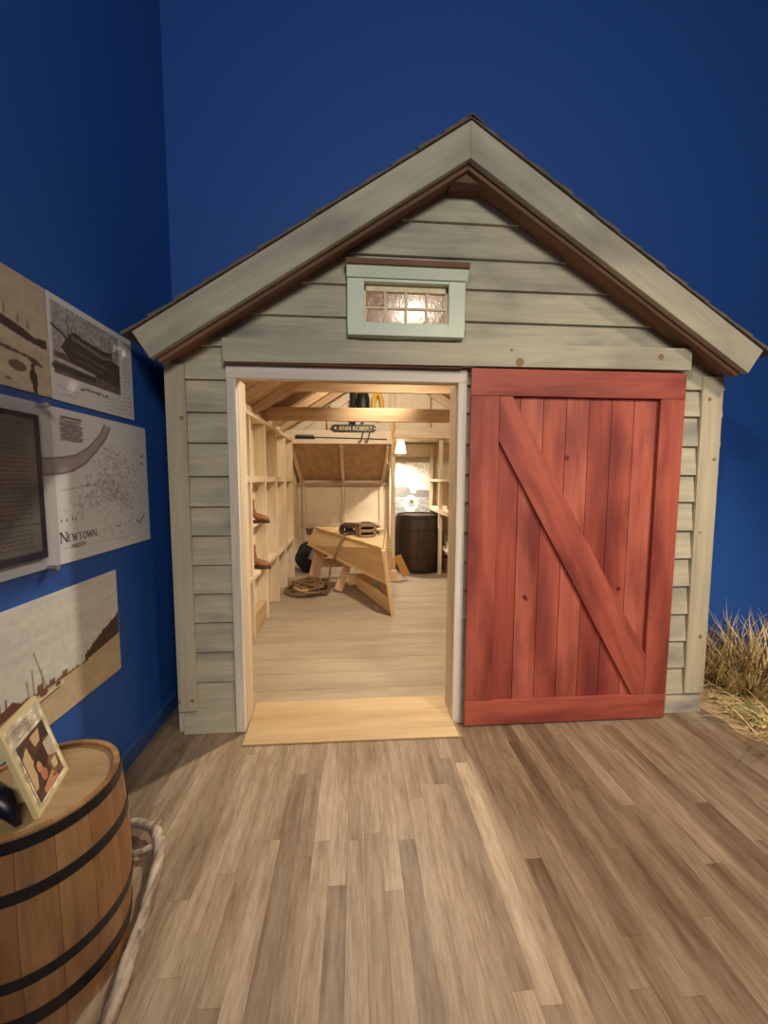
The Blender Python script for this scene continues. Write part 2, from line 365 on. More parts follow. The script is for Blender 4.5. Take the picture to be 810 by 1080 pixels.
# ------------------------------------------------------------------ little painter for the printed pictures
class Canvas:
    def __init__(s, w, h, base):
        s.w, s.h = w, h; s.a = np.zeros((h, w, 3)); s.a[:] = base
        s.u, s.v = np.meshgrid(np.linspace(0, 1, w), np.linspace(0, 1, h))     # v up
    def mix(s, m, c, a=1.0):
        m = np.clip(m * a, 0, 1)[..., None]; s.a = s.a * (1 - m) + np.array(c, float) * m; return s
    def poly(s, pts, c, a=1.0):
        m = np.zeros((s.h, s.w), bool); n = len(pts)
        for i in range(n):
            x0, y0 = pts[i]; x1, y1 = pts[(i + 1) % n]
            if y0 == y1: continue
            cr = ((y0 > s.v) != (y1 > s.v)) & (s.u < (x1 - x0) * (s.v - y0) / (y1 - y0) + x0)
            m ^= cr
        return s.mix(m.astype(float), c, a)
    def rect(s, x0, y0, x1, y1, c, a=1.0):
        return s.mix(((s.u >= x0) & (s.u <= x1) & (s.v >= y0) & (s.v <= y1)).astype(float), c, a)
    def line(s, pts, wd, c, a=1.0, asp=1.0):
        for (x0, y0), (x1, y1) in zip(pts[:-1], pts[1:]):
            dx, dy = (x1 - x0) * asp, y1 - y0; L2 = dx * dx + dy * dy + 1e-12
            t = np.clip(((s.u - x0) * asp * dx + (s.v - y0) * dy) / L2, 0, 1)
            d = np.hypot((s.u - x0) * asp - t * dx, s.v - y0 - t * dy)
            s.mix(np.clip(1.5 - d / wd, 0, 1), c, a)
        return s
    def oval(s, x, y, rx, ry, c, a=1.0, hole=0.0):
        d = np.hypot((s.u - x) / rx, (s.v - y) / ry)
        return s.mix(((d < 1) & (d >= hole)).astype(float), c, a)
    def noise(s, n, seed, ny=None):
        ny = ny or n; r = np.random.RandomState(seed).rand(ny + 2, n + 2)
        x = s.u * n; y = s.v * ny; i = np.minimum(x.astype(int), n); j = np.minimum(y.astype(int), ny); fx, fy = x - i, y - j
        fx = fx * fx * (3 - 2 * fx); fy = fy * fy * (3 - 2 * fy)
        return (r[j, i] * (1 - fx) + r[j, i + 1] * fx) * (1 - fy) + (r[j + 1, i] * (1 - fx) + r[j + 1, i + 1] * fx) * fy
    def mottle(s, n, seed, amt, ny=None):
        s.a = np.clip(s.a * (1 + amt * (s.noise(n, seed, ny) - 0.5) * 2)[..., None], 0, 255); return s
    def scribble(s, x0, y0, x1, y1, rows, c, a, seed, wd=0.004):
        r = np.random.RandomState(seed)
        for k in range(rows):
            y = y1 + (y0 - y1) * (k + 0.5) / rows; x = x0; h = abs(y1 - y0) / rows * 0.3; pts = []
            xe = x1 - r.rand() * 0.15 * (x1 - x0)
            while x < xe: pts.append((x, y + (r.rand() - 0.5) * 2 * h)); x += 0.008 + r.rand() * 0.014
            if len(pts) > 1: s.line(pts, wd, c, a)
        return s
    def mesh(s, name, mat, parent, origin, right, up):
        """right / up: full-length vectors of the sheet"""
        o, r, u = V(origin), V(right), V(up); w, h = s.w, s.h
        W = Matrix.Translation(o) @ Matrix((r.normalized(), u.normalized(), r.cross(u).normalized())).transposed().to_4x4()
        co = np.zeros((h * w, 3)); co[:, 0] = s.u.ravel() * r.length; co[:, 1] = s.v.ravel() * u.length
        idx = np.arange(h * w).reshape(h, w)
        f = np.stack([idx[:-1, :-1], idx[:-1, 1:], idx[1:, 1:], idx[1:, :-1]], -1).reshape(-1, 4)
        me = bpy.data.meshes.new(name); me.vertices.add(len(co)); me.vertices.foreach_set('co', co.ravel())
        me.loops.add(f.size); me.loops.foreach_set('vertex_index', f.ravel()); me.polygons.add(len(f))
        me.polygons.foreach_set('loop_start', np.arange(0, f.size, 4)); me.polygons.foreach_set('loop_total', np.full(len(f), 4))
        me.update(calc_edges=True)
        at = me.color_attributes.new('Col', 'FLOAT_COLOR', 'POINT')
        q = s.a.reshape(-1, 3) / 255.0; q = np.where(q <= 0.04045, q / 12.92, ((q + 0.055) / 1.055) ** 2.4)
        at.data.foreach_set('color', np.c_[q, np.ones(len(q))].astype(np.float32).ravel())
        me.materials.append(mat)
        ob = bpy.data.objects.new(name, me); COL.objects.link(ob); ORG[ob] = o; WM[ob] = W
        ob.parent = parent; pw = WM.get(parent) or Matrix.Translation(ORG[parent]); ob.matrix_local = pw.inverted() @ W
        return ob

# ================================================================== SETTING
XL = -1.195; YB = 2.72; ZC = 6.5; XR = 6.0; YF = -3.2
PEAK, SL, XC = 3.315, 0.638, 0.592           # roof outer line: z = PEAK - SL*|x-XC|
def roof_z(x, off=0.0): return PEAK - off - SL * abs(x - XC)
def struct(name, mb, mat, bevel=0.0): return tag(mb.build(name, mat, None, bevel), kind='structure')
struct('floor', MB().box((XL - 0.12, YF, -0.06), (XR, 7.4, 0.0)), M['floor'])
struct('wall_left', MB().box((XL - 0.12, YF, 0), (XL, YB + 0.12, ZC)), M['blue'])
mb = MB()
hole = [(-1.06, 0), (-1.06, roof_z(-1.06, 0.02)), (XC, PEAK - 0.02), (2.225, roof_z(2.225, 0.02)), (2.225, 0)]
top = ZC
mb.box((XL, YB, 0), (-1.06, YB + 0.12, top)); mb.box((2.225, YB, 0), (XR, YB + 0.12, top))
mb.prism([(-1.06, YB, hole[1][1]), (XC, YB, hole[2][1]), (XC, YB, top), (-1.06, YB, top)], (0, 0.12, 0))
mb.prism([(XC, YB, hole[2][1]), (2.225, YB, hole[3][1]), (2.225, YB, top), (XC, YB, top)], (0, 0.12, 0))
struct('wall_back', mb, M['blue'])
struct('wall_right', MB().box((XR, YF, 0), (XR + 0.12, YB + 0.12, ZC)), M['blue'])
struct('wall_front', MB().box((XL - 0.12, YF - 0.12, 0), (XR + 0.12, YF, ZC)), M['blue'])
struct('ceiling', MB().box((XL - 0.12, YF - 0.12, ZC), (XR + 0.12, YB + 0.12, ZC + 0.1)), M['ceil'])
mb = MB(); mb.prism([(XL, YF, 0), (XL + 0.014, YF, 0), (XL + 0.014, YF, 0.085), (XL + 0.004, YF, 0.1), (XL, YF, 0.1)], (0, YB - YF, 0))
struct('baseboard_left', mb, M['bluebase'])
mb = MB(); mb.prism([(2.24, YB, 0), (2.24, YB - 0.014, 0), (2.24, YB - 0.014, 0.085), (2.24, YB - 0.004, 0.1), (2.24, YB, 0.1)], (XR - 2.24, 0, 0))
struct('baseboard_back', mb, M['bluebase'])
# sand bed beside the shed
mb = MB()
edge = [(2.275, 2.235), (2.30, 2.12), (2.27, 2.02), (2.33, 1.90), (2.30, 1.80), (2.42, 1.66), (2.6, 1.58), (3.0, 1.5), (4.2, 1.46)]
pts = [(x, y, 0.0) for x, y in edge] + [(4.2, 2.70, 0.0), (2.28, 2.70, 0.0)]
a = [mb.bm.verts.new(p) for p in pts]
cx, cy = 3.1, 2.25
b = [mb.bm.verts.new((p[0] + (cx - p[0]) * 0.05, p[1] + (cy - p[1]) * 0.05, 0.006)) for p in pts]
for i in range(len(pts)):
    j = (i + 1) % len(pts); mb.face([a[i], a[j], b[j], b[i]])
mb.face(b)
struct('ground', mb, M['sand'])

# ================================================================== THE SHED
shed = thing('shed', 'weathered grey clapboard boat shed with gabled roof and sliding red door', 'shed', (XC, 2.25, 0))
YS = 2.25
# ---- clapboards
L_LV = [0.0, 0.318, 0.498, 0.675, 0.844, 1.012, 1.182, 1.346, 1.517, 1.703, 1.87, 2.046, 2.225]
R_LV = [0.0, 0.128, 0.302, 0.480, 0.656, 0.836, 1.014, 1.189, 1.368, 1.533, 1.708, 1.886, 2.044, 2.225]
G_LV = [2.225, 2.40, 2.575, 2.738, 2.925, 3.12]
def clap(mb, z0, z1, x0, x1, x0t=None, x1t=None, lap=0.02, proud=0.027):
    x0t = x0 if x0t is None else x0t; x1t = x1 if x1t is None else x1t
    zt = z1 + lap; f0, f1 = YS - proud, YS - 0.007
    mb.hexa([(x0, f0, z0), (x1, f0, z0), (x1, YS, z0), (x0, YS, z0), (x0t, f1, zt), (x1t, f1, zt), (x1t, YS, zt), (x0t, YS, zt)])
mb = MB()
for z0, z1 in zip(L_LV[:-1], L_LV[1:]): clap(mb, z0, z1, -1.01, -0.69)
mb.build('clapboard_siding', M['siding'], shed, 0.0015)
mb = MB()
for z0, z1 in zip(R_LV[:-1], R_LV[1:]): clap(mb, z0, z1, 0.60, 2.235)
mb.build('clapboard_siding', M['siding'], shed, 0.0015)
mb = MB()
def gx(z, sgn): return XC + sgn * max(0.01, min((PEAK - 0.11 - z) / SL, 1.58))
for z0, z1 in zip(G_LV[:-1], G_LV[1:]):
    zt = z1 + 0.02
    if z0 < 2.62 and z1 > 2.3:      # courses cut by the little window
        clap(mb, z0, z1, gx(z0, -1), 0.02, gx(zt, -1), 0.02); clap(mb, z0, z1, 0.57, gx(z0, 1), 0.57, gx(zt, 1))
        if z0 < 2.30: clap(mb, z0, 2.28, 0.02, 0.57)
        if z1 > 2.66: clap(mb, 2.655, z1, 0.02, 0.57, proud=0.012)
    else: clap(mb, z0, z1, gx(z0, -1), gx(z0, 1), gx(zt, -1), gx(zt, 1))
mb.build('gable_siding', M['siding'], shed, 0.0015)
# ---- corner boards
zc = roof_z(-1.0, 0.18)
plank('corner_board', (-0.978, 2.2215, 0.146), (-0.978, 2.2215, zc), 0.105, 0.017, (1, 0, 0), M['cornerboard'], shed,
      knots=((-0.92, 0.025, 0.011, -1), (-0.925, -0.045, 0.007, -1), (0.7, 0.03, 0.012, -1)))
plank('corner_board', (2.168, 2.2215, 0.136), (2.150, 2.2215, roof_z(2.15, 0.2)), 0.132, 0.017, (1, 0, 0), M['cornerboard'], shed,
      knots=((-0.62, 0.02, 0.013, -1), (0.05, -0.03, 0.008, -1), (0.5, 0.035, 0.011, -1), (0.86, -0.02, 0.012, -1)))
# ---- shed side wall boards (outside faces)
boxp('side_wall', (-1.052, 2.262, 0), (-1.042, 5.9, 2.225), M['sheath'], shed, 0)
boxp('side_wall', (2.195, 2.26, 0), (2.215, 7.0, 2.262), M['sheath'], shed, 0)
# ---- track cover (header board)
plank('track_header', (-0.705, 2.183, 2.188), (1.957, 2.183, 2.203), 0.122, 0.036, (0, 0, 1), M['greyboard'], shed,
      knots=((0.30, -0.036, 0.024, 1), (1.14, 0.01, 0.018, 1), (0.25, 0.03, 0.008, 1)))
boxp('header_gap_shadow', (-0.70, 2.175, 2.1235), (0.60, 2.225, 2.1275), M['brown'], shed)  # thin brown strip drawn in for the shadow gap beneath the header
# ---- door casing and jambs
boxp('door_casing', (-0.706, 2.213, 0.005), (-0.656, 2.252, 2.13), M['casing'], shed)
boxp('door_casing', (0.590, 2.213, 0.005), (0.640, 2.252, 2.13), M['casing'], shed)
boxp('door_casing', (-0.706, 2.210, 2.052), (0.640, 2.250, 2.122), M['casing'], shed)
boxp('door_jamb', (-0.676, 2.253, 0.0), (-0.654, 2.40, 2.06), M['pine'], shed)
boxp('door_jamb', (0.588, 2.253, 0.0), (0.610, 2.40, 2.06), M['pine'], shed)
boxp('door_lintel', (-0.70, 2.253, 2.054), (0.64, 2.292, 2.20), M['pineroof'], shed)
# ---- front wall framing behind the siding
boxp('front_wall', (-1.046, 2.252, 0), (-0.68, 2.275, 2.2), M['sheath'], shed, 0)
boxp('front_wall', (0.62, 2.252, 0), (2.19, 2.275, 2.2), M['sheath'], shed, 0)
# ---- rake boards, soffit, roof
YR0, YR1 = 2.065, 2.102
def rake(sgn):
    xe = XC + sgn * 1.70; c = math.cos(math.atan(SL)); s_ = math.sin(math.atan(SL)); w = 0.150
    p_top = (XC, PEAK); e_top = (xe, roof_z(xe)); e_bot = (xe - sgn * s_ * w, e_top[1] - c * w); p_bot = (XC, PEAK - w / c)
    d = V((xe - XC, 0, e_top[1] - PEAK)).normalized(); up = V((sgn * s_, 0, c))
    org = V((XC, YR0, PEAK)); mx = Matrix.Translation(org) @ Matrix((d, up, d.cross(up))).transposed().to_4x4()
    inv = mx.inverted(); b = MB()
    P = [inv @ V((x, YR0, z)) for x, z in (p_top, e_top, e_bot, p_bot)]
    b.prism(P, inv.to_3x3() @ V((0, YR1 - YR0, 0)))
    b.build('rake_board', M['greyboard'], shed, 0.003, matrix=mx)
    # inner brown barge rafter
    w2 = 0.142
    P = [inv @ V(p) for p in ((XC, YR1 + 0.004, PEAK - 0.035), (xe - sgn * 0.03, YR1 + 0.004, roof_z(xe - sgn * 0.03, 0.035)),
                              (xe - sgn * (0.03 + s_ * w2), YR1 + 0.004, roof_z(xe - sgn * 0.03, 0.035) - c * w2), (XC, YR1 + 0.004, PEAK - 0.035 - w2 / c))]
    mx2 = mx
    b = MB().prism(P, inv.to_3x3() @ V((0, 0.036, 0))); b.build('barge_rafter', M['brown'], shed, 0.003, matrix=mx2)
    # soffit boards
    o0, o1 = 0.148 / c + 0.004, 0.120 / c
    P = [V((XC, YR1 + 0.042, PEAK - o0)), V((xe - sgn * 0.12, YR1 + 0.042, roof_z(xe - sgn * 0.12, o0))), V((xe - sgn * 0.12, YR1 + 0.042, roof_z(xe - sgn * 0.12, o1))), V((XC, YR1 + 0.042, PEAK - o1))]
    MB().prism([inv @ p for p in P], inv.to_3x3() @ V((0, 0.105, 0))).build('soffit', M['brown'], shed, 0.002, matrix=mx)
    # decking
    t0, t1 = 0.004, 0.03
    P = [V((XC, YR1 + 0.01, PEAK - t1)), V((xe, YR1 + 0.01, roof_z(xe, t1))), V((xe, YR1 + 0.01, roof_z(xe, t0))), V((XC, YR1 + 0.01, PEAK - t0))]
    MB().prism([inv @ p for p in P], inv.to_3x3() @ V((0, 6.1 - YR1, 0))).build('roof_deck', M['roofdeck'], shed, matrix=mx)
    # shingle courses
    b = MB(); n = 13; Ls = math.hypot(1.74, 1.74 * SL)
    for k in range(n):
        a0 = Ls * k / n; a1 = Ls * (k + 1) / n + 0.0
        if k: a0 -= 0.03
        q = [(a0, 0.002), (a1, 0.004), (a1, 0.019 + 0.004 * random.random()), (a0, 0.008)]
        ya = YR0 - 0.014 + 0.008 * random.random()
        pr = [inv @ (org + d * u + up * v_ + V((0, ya - YR0, 0))) for u, v_ in q]
        b.prism(pr, inv.to_3x3() @ V((0, 2.71 - ya, 0)))
    b.build('roof_shingles', M['shingle'], shed, matrix=mx)
rake(-1); rake(1)
mb = MB().prism([(XC - 0.07, YR0 - 0.012, roof_z(XC - 0.07, -0.012)), (XC, YR0 - 0.012, PEAK + 0.018), (XC + 0.07, YR0 - 0.012, roof_z(XC + 0.07, -0.018)), (XC + 0.07, YR0 - 0.012, roof_z(XC + 0.07, -0.024)), (XC, YR0 - 0.012, PEAK + 0.024), (XC - 0.07, YR0 - 0.012, roof_z(XC - 0.07, -0.024))], (0, 2.71 - YR0, 0))
mb.build('ridge_cap', M['shingle'], shed)
mb = MB().prism([(XC - 0.085, YR1 + 0.03, PEAK - 0.25), (XC + 0.085, YR1 + 0.03, PEAK - 0.25), (XC + 0.02, YR1 + 0.03, PEAK - 0.16), (XC - 0.02, YR1 + 0.03, PEAK - 0.16)], (0, 0.11, 0))
mb.build('ridge_block', M['brown'], shed, 0.002)
# ---- attic window
win = MB()
wx0, wx1, wz0, wz1 = -0.042, 0.616, 2.292, 2.652; px0, px1, pz0, pz1 = 0.052, 0.523, 2.368, 2.580; fy = 2.198
win.box((wx0, fy, pz0 - 0.035), (px0, 2.262, wz1)); win.box((px1, fy, pz0 - 0.035), (wx1, 2.262, wz1))
win.box((px0, fy, pz1), (px1, 2.262, wz1)); win.box((px0, fy, pz0 - 0.035), (px1, 2.262, pz0))
wf = win.build('attic_window', M['winpaint'], shed, 0.003)
MB().box((wx0 + 0.002, fy - 0.012, wz0), (wx1 - 0.006, 2.262, wz0 + 0.043)).build('window_sill', M['winpaint'], wf, 0.003)
mb = MB().prism([(wx0 - 0.002, 2.19, wz1 - 0.055), (wx0 - 0.002, 2.172, wz1), (wx0 - 0.002, 2.2, wz1)], (wx1 - wx0 + 0.01, 0, 0))
mb.build('crown_moulding', M['winpaint'], wf)
MB().box((wx0 - 0.006, 2.160, wz1), (wx1 + 0.014, 2.25, wz1 + 0.030)).build('drip_cap', M['brown'], wf, 0.003)
mb = MB()
for i in (1, 2, 3):
    x = px0 + (px1 - px0) * i / 4; mb.box((x - 0.007, 2.236, pz0), (x + 0.007, 2.262, pz1))
zm = pz0 + (pz1 - pz0) * 0.44; mb.box((px0, 2.238, zm - 0.006), (px1, 2.260, zm + 0.006))
mb.box((px0, 2.232, pz1 - 0.035), (px1, 2.262, pz1)); mb.box((px0, 2.232, pz0), (px0 + 0.01, 2.262, pz1)); mb.box((px1 - 0.012, 2.232, pz0), (px1, 2.262, pz1))
mb.build('muntins', M['muntin'], wf, 0.001)
MB().box((px0, 2.2465, pz0), (px1, 2.2505, pz1)).build('window_glass', M['glass'], wf)
# ---- sliding red door
dx0, dx1, dz0, dz1 = 0.652, 1.935, 0.012, 2.124
mb = MB(); nb = 9; mats = [M['reda'], M['redb'], M['redc'], M['redknot']]
for i in range(nb):
    a = dx0 + 0.02 + (dx1 - dx0 - 0.04) * i / nb; b_ = dx0 + 0.02 + (dx1 - dx0 - 0.04) * (i + 1) / nb
    mb.mat((0, 1, 2, 0, 2, 1, 0, 2, 1)[i]); mb.box((a + 0.0018, 2.186 + 0.0015 * random.random(), dz0 + 0.01), (b_ - 0.0018, 2.206, dz1 - 0.01))
W = Matrix(((0, 1, 0, 0), (0, 0, 1, 0), (1, 0, 0, 0), (0, 0, 0, 1)))   # local X runs up the boards
inv = W.inverted()
for v in mb.bm.verts: v.co = inv @ v.co
mb.mat(3)
for x, z, r in ((1.235, 1.63, 0.016), (1.60, 0.84, 0.014), (1.01, 0.80, 0.013), (1.02, 0.785, 0.009)):
    mb.disc(inv @ V((x, 2.1868, z)), inv.to_3x3() @ V((0, -1, 0)), r, 0.002)
door = mb.build('sliding_door', mats, shed, 0.0015, matrix=W)
yr0, yr1 = 2.166, 2.186
def rail(name, lo, hi):
    return boxp(name, (lo[0], yr0, lo[1]), (hi[0], yr1, hi[1]), M['red'], door, 0.003)
rail('top_rail', (dx0, dz1 - 0.150), (dx1, dz1)); rail('bottom_rail', (dx0, dz0), (dx1, dz0 + 0.155))
rail('door_stile', (dx0, dz0 + 0.156), (dx0 + 0.165, dz1 - 0.151)); rail('door_stile', (dx1 - 0.150, dz0 + 0.156), (dx1, dz1 - 0.151))
xa, xb, za, zb = dx0 + 0.166, dx1 - 0.151, dz0 + 0.157, dz1 - 0.152
dd = V((xb - xa - 0.10, 0, -(zb - za))).normalized(); uu = V((-dd.z, 0, dd.x))
mx = Matrix.Translation(V((xa, yr0, zb))) @ Matrix((dd, uu, dd.cross(uu))).transposed().to_4x4(); inv = mx.inverted()
P = [(xa, zb), (xa + 0.075, zb), (xb, za + 0.26), (xb, za), (xb - 0.075, za), (xa, zb - 0.25)]
MB().prism([inv @ V((x, yr0, z)) for x, z in P], inv.to_3x3() @ V((0, yr1 - yr0, 0))).build('diagonal_brace', M['red'], door, 0.003, matrix=mx)

# ---- interior floor
mb = MB(); y = 2.41; mats = [M['shedfloor']]
while y < 7.1:
    w = 0.235; mb.box((-1.05, y + 0.0015, 0.0), (2.19, min(y + w, 7.12) - 0.0015, 0.012)); y += w
mb.build('shed_floorboards', mats, shed)
# ---- left stud wall
SX0, SX1 = -1.041, -0.932
stud_y = [2.95, 3.54, 4.10, 4.68, 5.26, 5.84]
for y in stud_y:
    boxp('wall_stud', (SX0, y - 0.02, 0.014), (SX1, y + 0.02, 2.06), M['pine'], shed)
boxp('wall_plate', (SX0 - 0.0, 2.41, 2.06), (SX1 + 0.01, 5.9, 2.10), M['pine'], shed)
ys = [2.41] + stud_y
for y0, y1 in zip(ys[:-1], ys[1:]):
    boxp('stud_blocking', (SX0, y0 + 0.022, 1.47), (SX1 - 0.004, y1 - 0.022, 1.53), M['pine'], shed)
    boxp('stud_shelf', (SX0, y0 + 0.022, 0.575), (SX1 + 0.004, y1 - 0.022, 0.615), M['pine'], shed)
for z in (1.36, 0.92):
    boxp('nailing_cleat', (SX0, 3.562, z), (SX0 + 0.05, 3.60, z + 0.10), M['sheath'], shed, 0.002)
# ---- roof framing
def iz(x): return roof_z(x, 0.035)
RB = 0.085
for y in (2.62, 3.1, 3.58, 4.06, 4.54, 5.02, 5.5):
    for sgn in (-1, 1):
        xe = XC + sgn * 1.64
        o = 0.035 + RB / 2 * 1.19
        plank('rafter', (XC + sgn * 0.02, y, roof_z(XC + sgn * 0.02, o)), (xe, y, roof_z(xe, o)), RB, 0.04, (0, 0, 1), M['pineroof'], shed)
boxp('ridge_beam', (XC - 0.018, 2.28, iz(XC) - 0.15), (XC + 0.018, 5.98, iz(XC) - 0.01), M['pineroof'], shed)
for y, z in ((4.02, 2.395), (4.40, 2.155)):
    boxp('tie_beam', (-1.04, y + 0.021, z), (2.19, y + 0.061, z + 0.15), M['pineroof'], shed)
# ---- back gable and the lean-to behind
boxp('tie_beam', (-1.04, 5.86, 2.035), (0.545, 5.90, 2.235), M['sheath'], shed)
boxp('tie_beam', (0.56, 5.86, 2.13), (2.19, 5.90, 2.29), M['pine'], shed)
mb = MB()
zlo = 2.14
mb.prism([(-1.04, 5.99, zlo), (2.19, 5.99, zlo), (2.19, 5.99, iz(2.19) + 0.02), (XC, 5.99, iz(XC)), (-1.04, 5.99, iz(-1.04) + 0.02)], (0, 0.02, 0))
mb.build('gable_boarding', M['sheath'], shed)
for x in (-0.42, -0.03, 0.515, 1.10, 1.62):
    boxp('gable_post', (x, 5.92, 2.15), (x + (0.09 if x > 0.4 and x < 1 else 0.05), 5.965, iz(x) - 0.03), M['pine'], shed)
for sgn in (-1, 1):
    xe = XC + sgn * 1.62; o = 0.14
    plank('gable_rafter', (XC, 5.935, roof_z(XC, o)), (xe, 5.935, roof_z(xe, o)), 0.10, 0.03, (0, 0, 1), M['pine'], shed)
boxp('centre_post', (0.545, 5.86, 0.012), (0.605, 5.93, 2.13), M['pine'], shed)
# lean-to sloping ceiling on the left
zA, zB, yA, yB = 2.04, 1.455, 5.93, 7.08
sl = (zB - zA) / (yB - yA)
mb = MB().prism([(-1.05, yA, zA + 0.03), (-1.05, yB, zB + 0.03), (-1.05, yB, zB + 0.05), (-1.05, yA, zA + 0.05)], (1.60, 0, 0))
mb.build('lean_to_ceiling', M['roofdeck'], shed)
for x in (-0.97, -0.22, 0.50):
    plank('lean_to_rafter', (x, yA, zA - 0.01), (x, yB, zB - 0.01), 0.075, 0.05, (0, 0, 1), M['pine'], shed)
boxp('back_wall', (-1.05, 7.08, 0), (0.62, 7.10, 1.52), M['sheath'], shed, 0)
boxp('back_filler', (0.552, 7.08, 1.40), (0.62, 7.10, 2.15), M['sheath'], shed, 0)
boxp('back_plate', (-1.05, 7.0, 1.39), (0.58, 7.08, 1.44), M['pineroof'], shed)
for x in (-0.93, -0.22, 0.47):
    boxp('back_stud', (x - 0.03, 7.02, 0.012), (x + 0.03, 7.078, 1.39), M['pine'], shed)
for a, b_ in ((-0.90, -0.25), (-0.19, 0.44)):
    boxp('back_rail_or_gap', (a, 6.98, 0.625 + (0.04 if a > -0.5 else 0)), (b_, 7.078, 0.69 + (0.04 if a > -0.5 else 0)), M['pine'], shed)
    boxp('back_rail_or_gap', (a, 7.03, 0.50), (b_, 7.078, 0.585), M['brown'], shed)  # dark brown strip in place of the dark gap under the sill rail
boxp('lean_to_side', (-1.075, 5.9, 0), (-1.042, 7.1, 2.1), M['sheath'], shed, 0)
boxp('partition', (0.60, 6.78, 0.0), (0.62, 7.1, 2.15), M['sheath'], shed, 0)
# right back wall
mb = MB().prism([(0.552, 5.93, 2.03), (0.552, 7.1, 1.44), (0.552, 7.1, 2.15), (0.552, 5.93, 2.15)], (0.02, 0, 0)); mb.build('partition', M['sheath'], shed)
boxp('back_wall', (0.62, 6.78, 0), (2.19, 6.80, 2.2), M['sheath'], shed, 0)
mb = MB().box((0.6, 5.99, 2.14), (2.19, 6.8, 2.16)); mb.build('back_ceiling', M['sheath'], shed)
boxp('wall_stud', (1.42, 6.69, 0.012), (1.47, 6.778, 2.12), M['pine'], shed)
boxp('wall_stud', (0.66, 6.69, 0.012), (0.71, 6.778, 2.12), M['pine'], shed)
boxp('stud_blocking', (0.71, 6.70, 1.90), (1.42, 6.778, 2.12), M['pine'], shed)

# ---- threshold ramp
mb = MB()
mb.hexa([(-0.640, 2.095, 0.001), (0.622, 2.085, 0.001), (0.585, 2.47, 0.001), (-0.652, 2.47, 0.001),
         (-0.640, 2.095, 0.010), (0.622, 2.085, 0.010), (0.585, 2.47, 0.036), (-0.652, 2.47, 0.036)])
tag(mb.build('threshold_ramp', M['ramp'], None, 0.002), 'yellow pine ramp board lying across the open shed doorway', 'ramp')

# ================================================================== LAMPS IN THE SHED
def shade_lamp(label, loc, mat_bulb, tilt, rb, R, H, stem, hb=0.45, sm='shade'):
    t = thing('shade_lamp', label, 'lamp', loc)
    c = V(loc); q = Matrix.Translation(c) @ Matrix.Rotation(tilt, 4, 'X')
    b = MB(); n = 28; prof = [(0.02, H), (R * 0.7, H * 0.86), (R, 0.0), (R - 0.004, 0.0), (R * 0.7 - 0.004, H * 0.86 - 0.006), (0.02, H - 0.006)]
    b.lathe(prof, (0, 0, 0), n, False); b.build('lamp_shade', M[sm], t, smooth=True, matrix=q)
    b = MB(); b.lathe([(0.001, H - 0.01), (0.018, H - 0.01), (0.018, H + 0.03), (0.001, H + 0.03)], (0, 0, 0), 16); b.build('socket', M['black'], t, matrix=q)
    b = MB(); b.tube([q @ V((0, 0, H + 0.03)), c + V((0, 0, stem))], 0.006); b.build('stem', M['black'], t)
    b = MB(); bmesh.ops.create_icosphere(b.bm, subdivisions=3, radius=rb); 
    b.build('bulb', mat_bulb, t, smooth=True, matrix=q @ Matrix.Translation((0, 0, H * hb)))
    return t
shade_lamp('glowing white lamp under the ridge behind the little attic window', (0.50, 3.36, 2.90), M['bulb'], math.radians(-11), 0.055, 0.10, 0.15, 0.26, 0.5)
shade_lamp('bright white shaded lamp hanging in the back right of the shed', (0.73, 6.25, 1.93), M['bulb2'], 0, 0.05, 0.09, 0.20, 0.22, sm='glowshade')

# ================================================================== THINGS IN THE SHED
FZ = 0.012
# ---- unfinished boat, upside down
boat = thing('boat_frame', 'unfinished pale wooden boat bow upside down on the shed floor', 'boat', (0.05, 4.9, FZ))
A, D, E_ = V((-0.62, 5.92, 0.75)), V((0.285, 4.05, 0.75)), V((0.44, 5.72, 0.75))
B_, C_ = V((-0.725, 5.88, 0.495)), V((0.34, 4.06, 0.36)); E2, FT = V((0.53, 5.70, 0.43)), V((0.405, 4.10, FZ))
MB().prism([A, D, E_], (0, 0, 0.022)).build('bottom_panel', M['boatply'], boat, 0.003)
def sheet(name, P, t, mat):
    n = (P[1] - P[0]).cross(P[3] - P[0]).normalized()
    x = (P[1] - P[0]).normalized(); z = n; y = z.cross(x)
    mx = Matrix.Translation(P[0]) @ Matrix((x, y, z)).transposed().to_4x4(); inv = mx.inverted()
    return MB().prism([inv @ p for p in P], inv.to_3x3() @ (n * t)).build(name, mat, boat, 0.003, matrix=mx)
sheet('side_plank', [A + V((0, 0, 0.02)), D + V((0, 0, 0.02)), C_, B_], -0.02, M['boatply'])
sheet('side_plank', [D + V((0.012, 0, 0.02)), E_ + V((0.012, 0, 0.02)), E2, C_ + V((0.012, 0.01, 0))], -0.02, M['boatply'])
plank('stem_post', D + V((0.01, -0.005, 0.0)), FT + V((0.0, 0, 0.0)), 0.045, 0.07, (1, 0, 0), M['boatply'], boat)
plank('rib', (-0.235, 5.02, FZ + 0.025), (-0.07, 5.04, 0.47), 0.11, 0.04, (1, 0, 0), M['boatpine'], boat)
plank('rib', (-0.63, 5.78, FZ + 0.02), (-0.50, 5.78, 0.62), 0.16, 0.04, (1, 0, 0), M['boatpine'], boat)
plank('rib', (0.56, 5.60, FZ + 0.02), (0.46, 5.60, 0.60), 0.09, 0.04, (1, 0, 0), M['boatpine'], boat)
plank('cross_beam', (-0.10, 5.0, 0.185), (0.55, 4.98, 0.235), 0.14, 0.04, (0, 0, 1), M['boatpine'], boat)
plank('cross_beam', (-0.56, 5.82, 0.24), (0.50, 5.80, 0.24), 0.14, 0.04, (0, 0, 1), M['boatpine'], boat)
plank('diagonal_plank', (0.02, 4.96, 0.17), (0.395, 4.12, 0.095), 0.15, 0.03, (0, 0, 1), M['boatply'], boat)
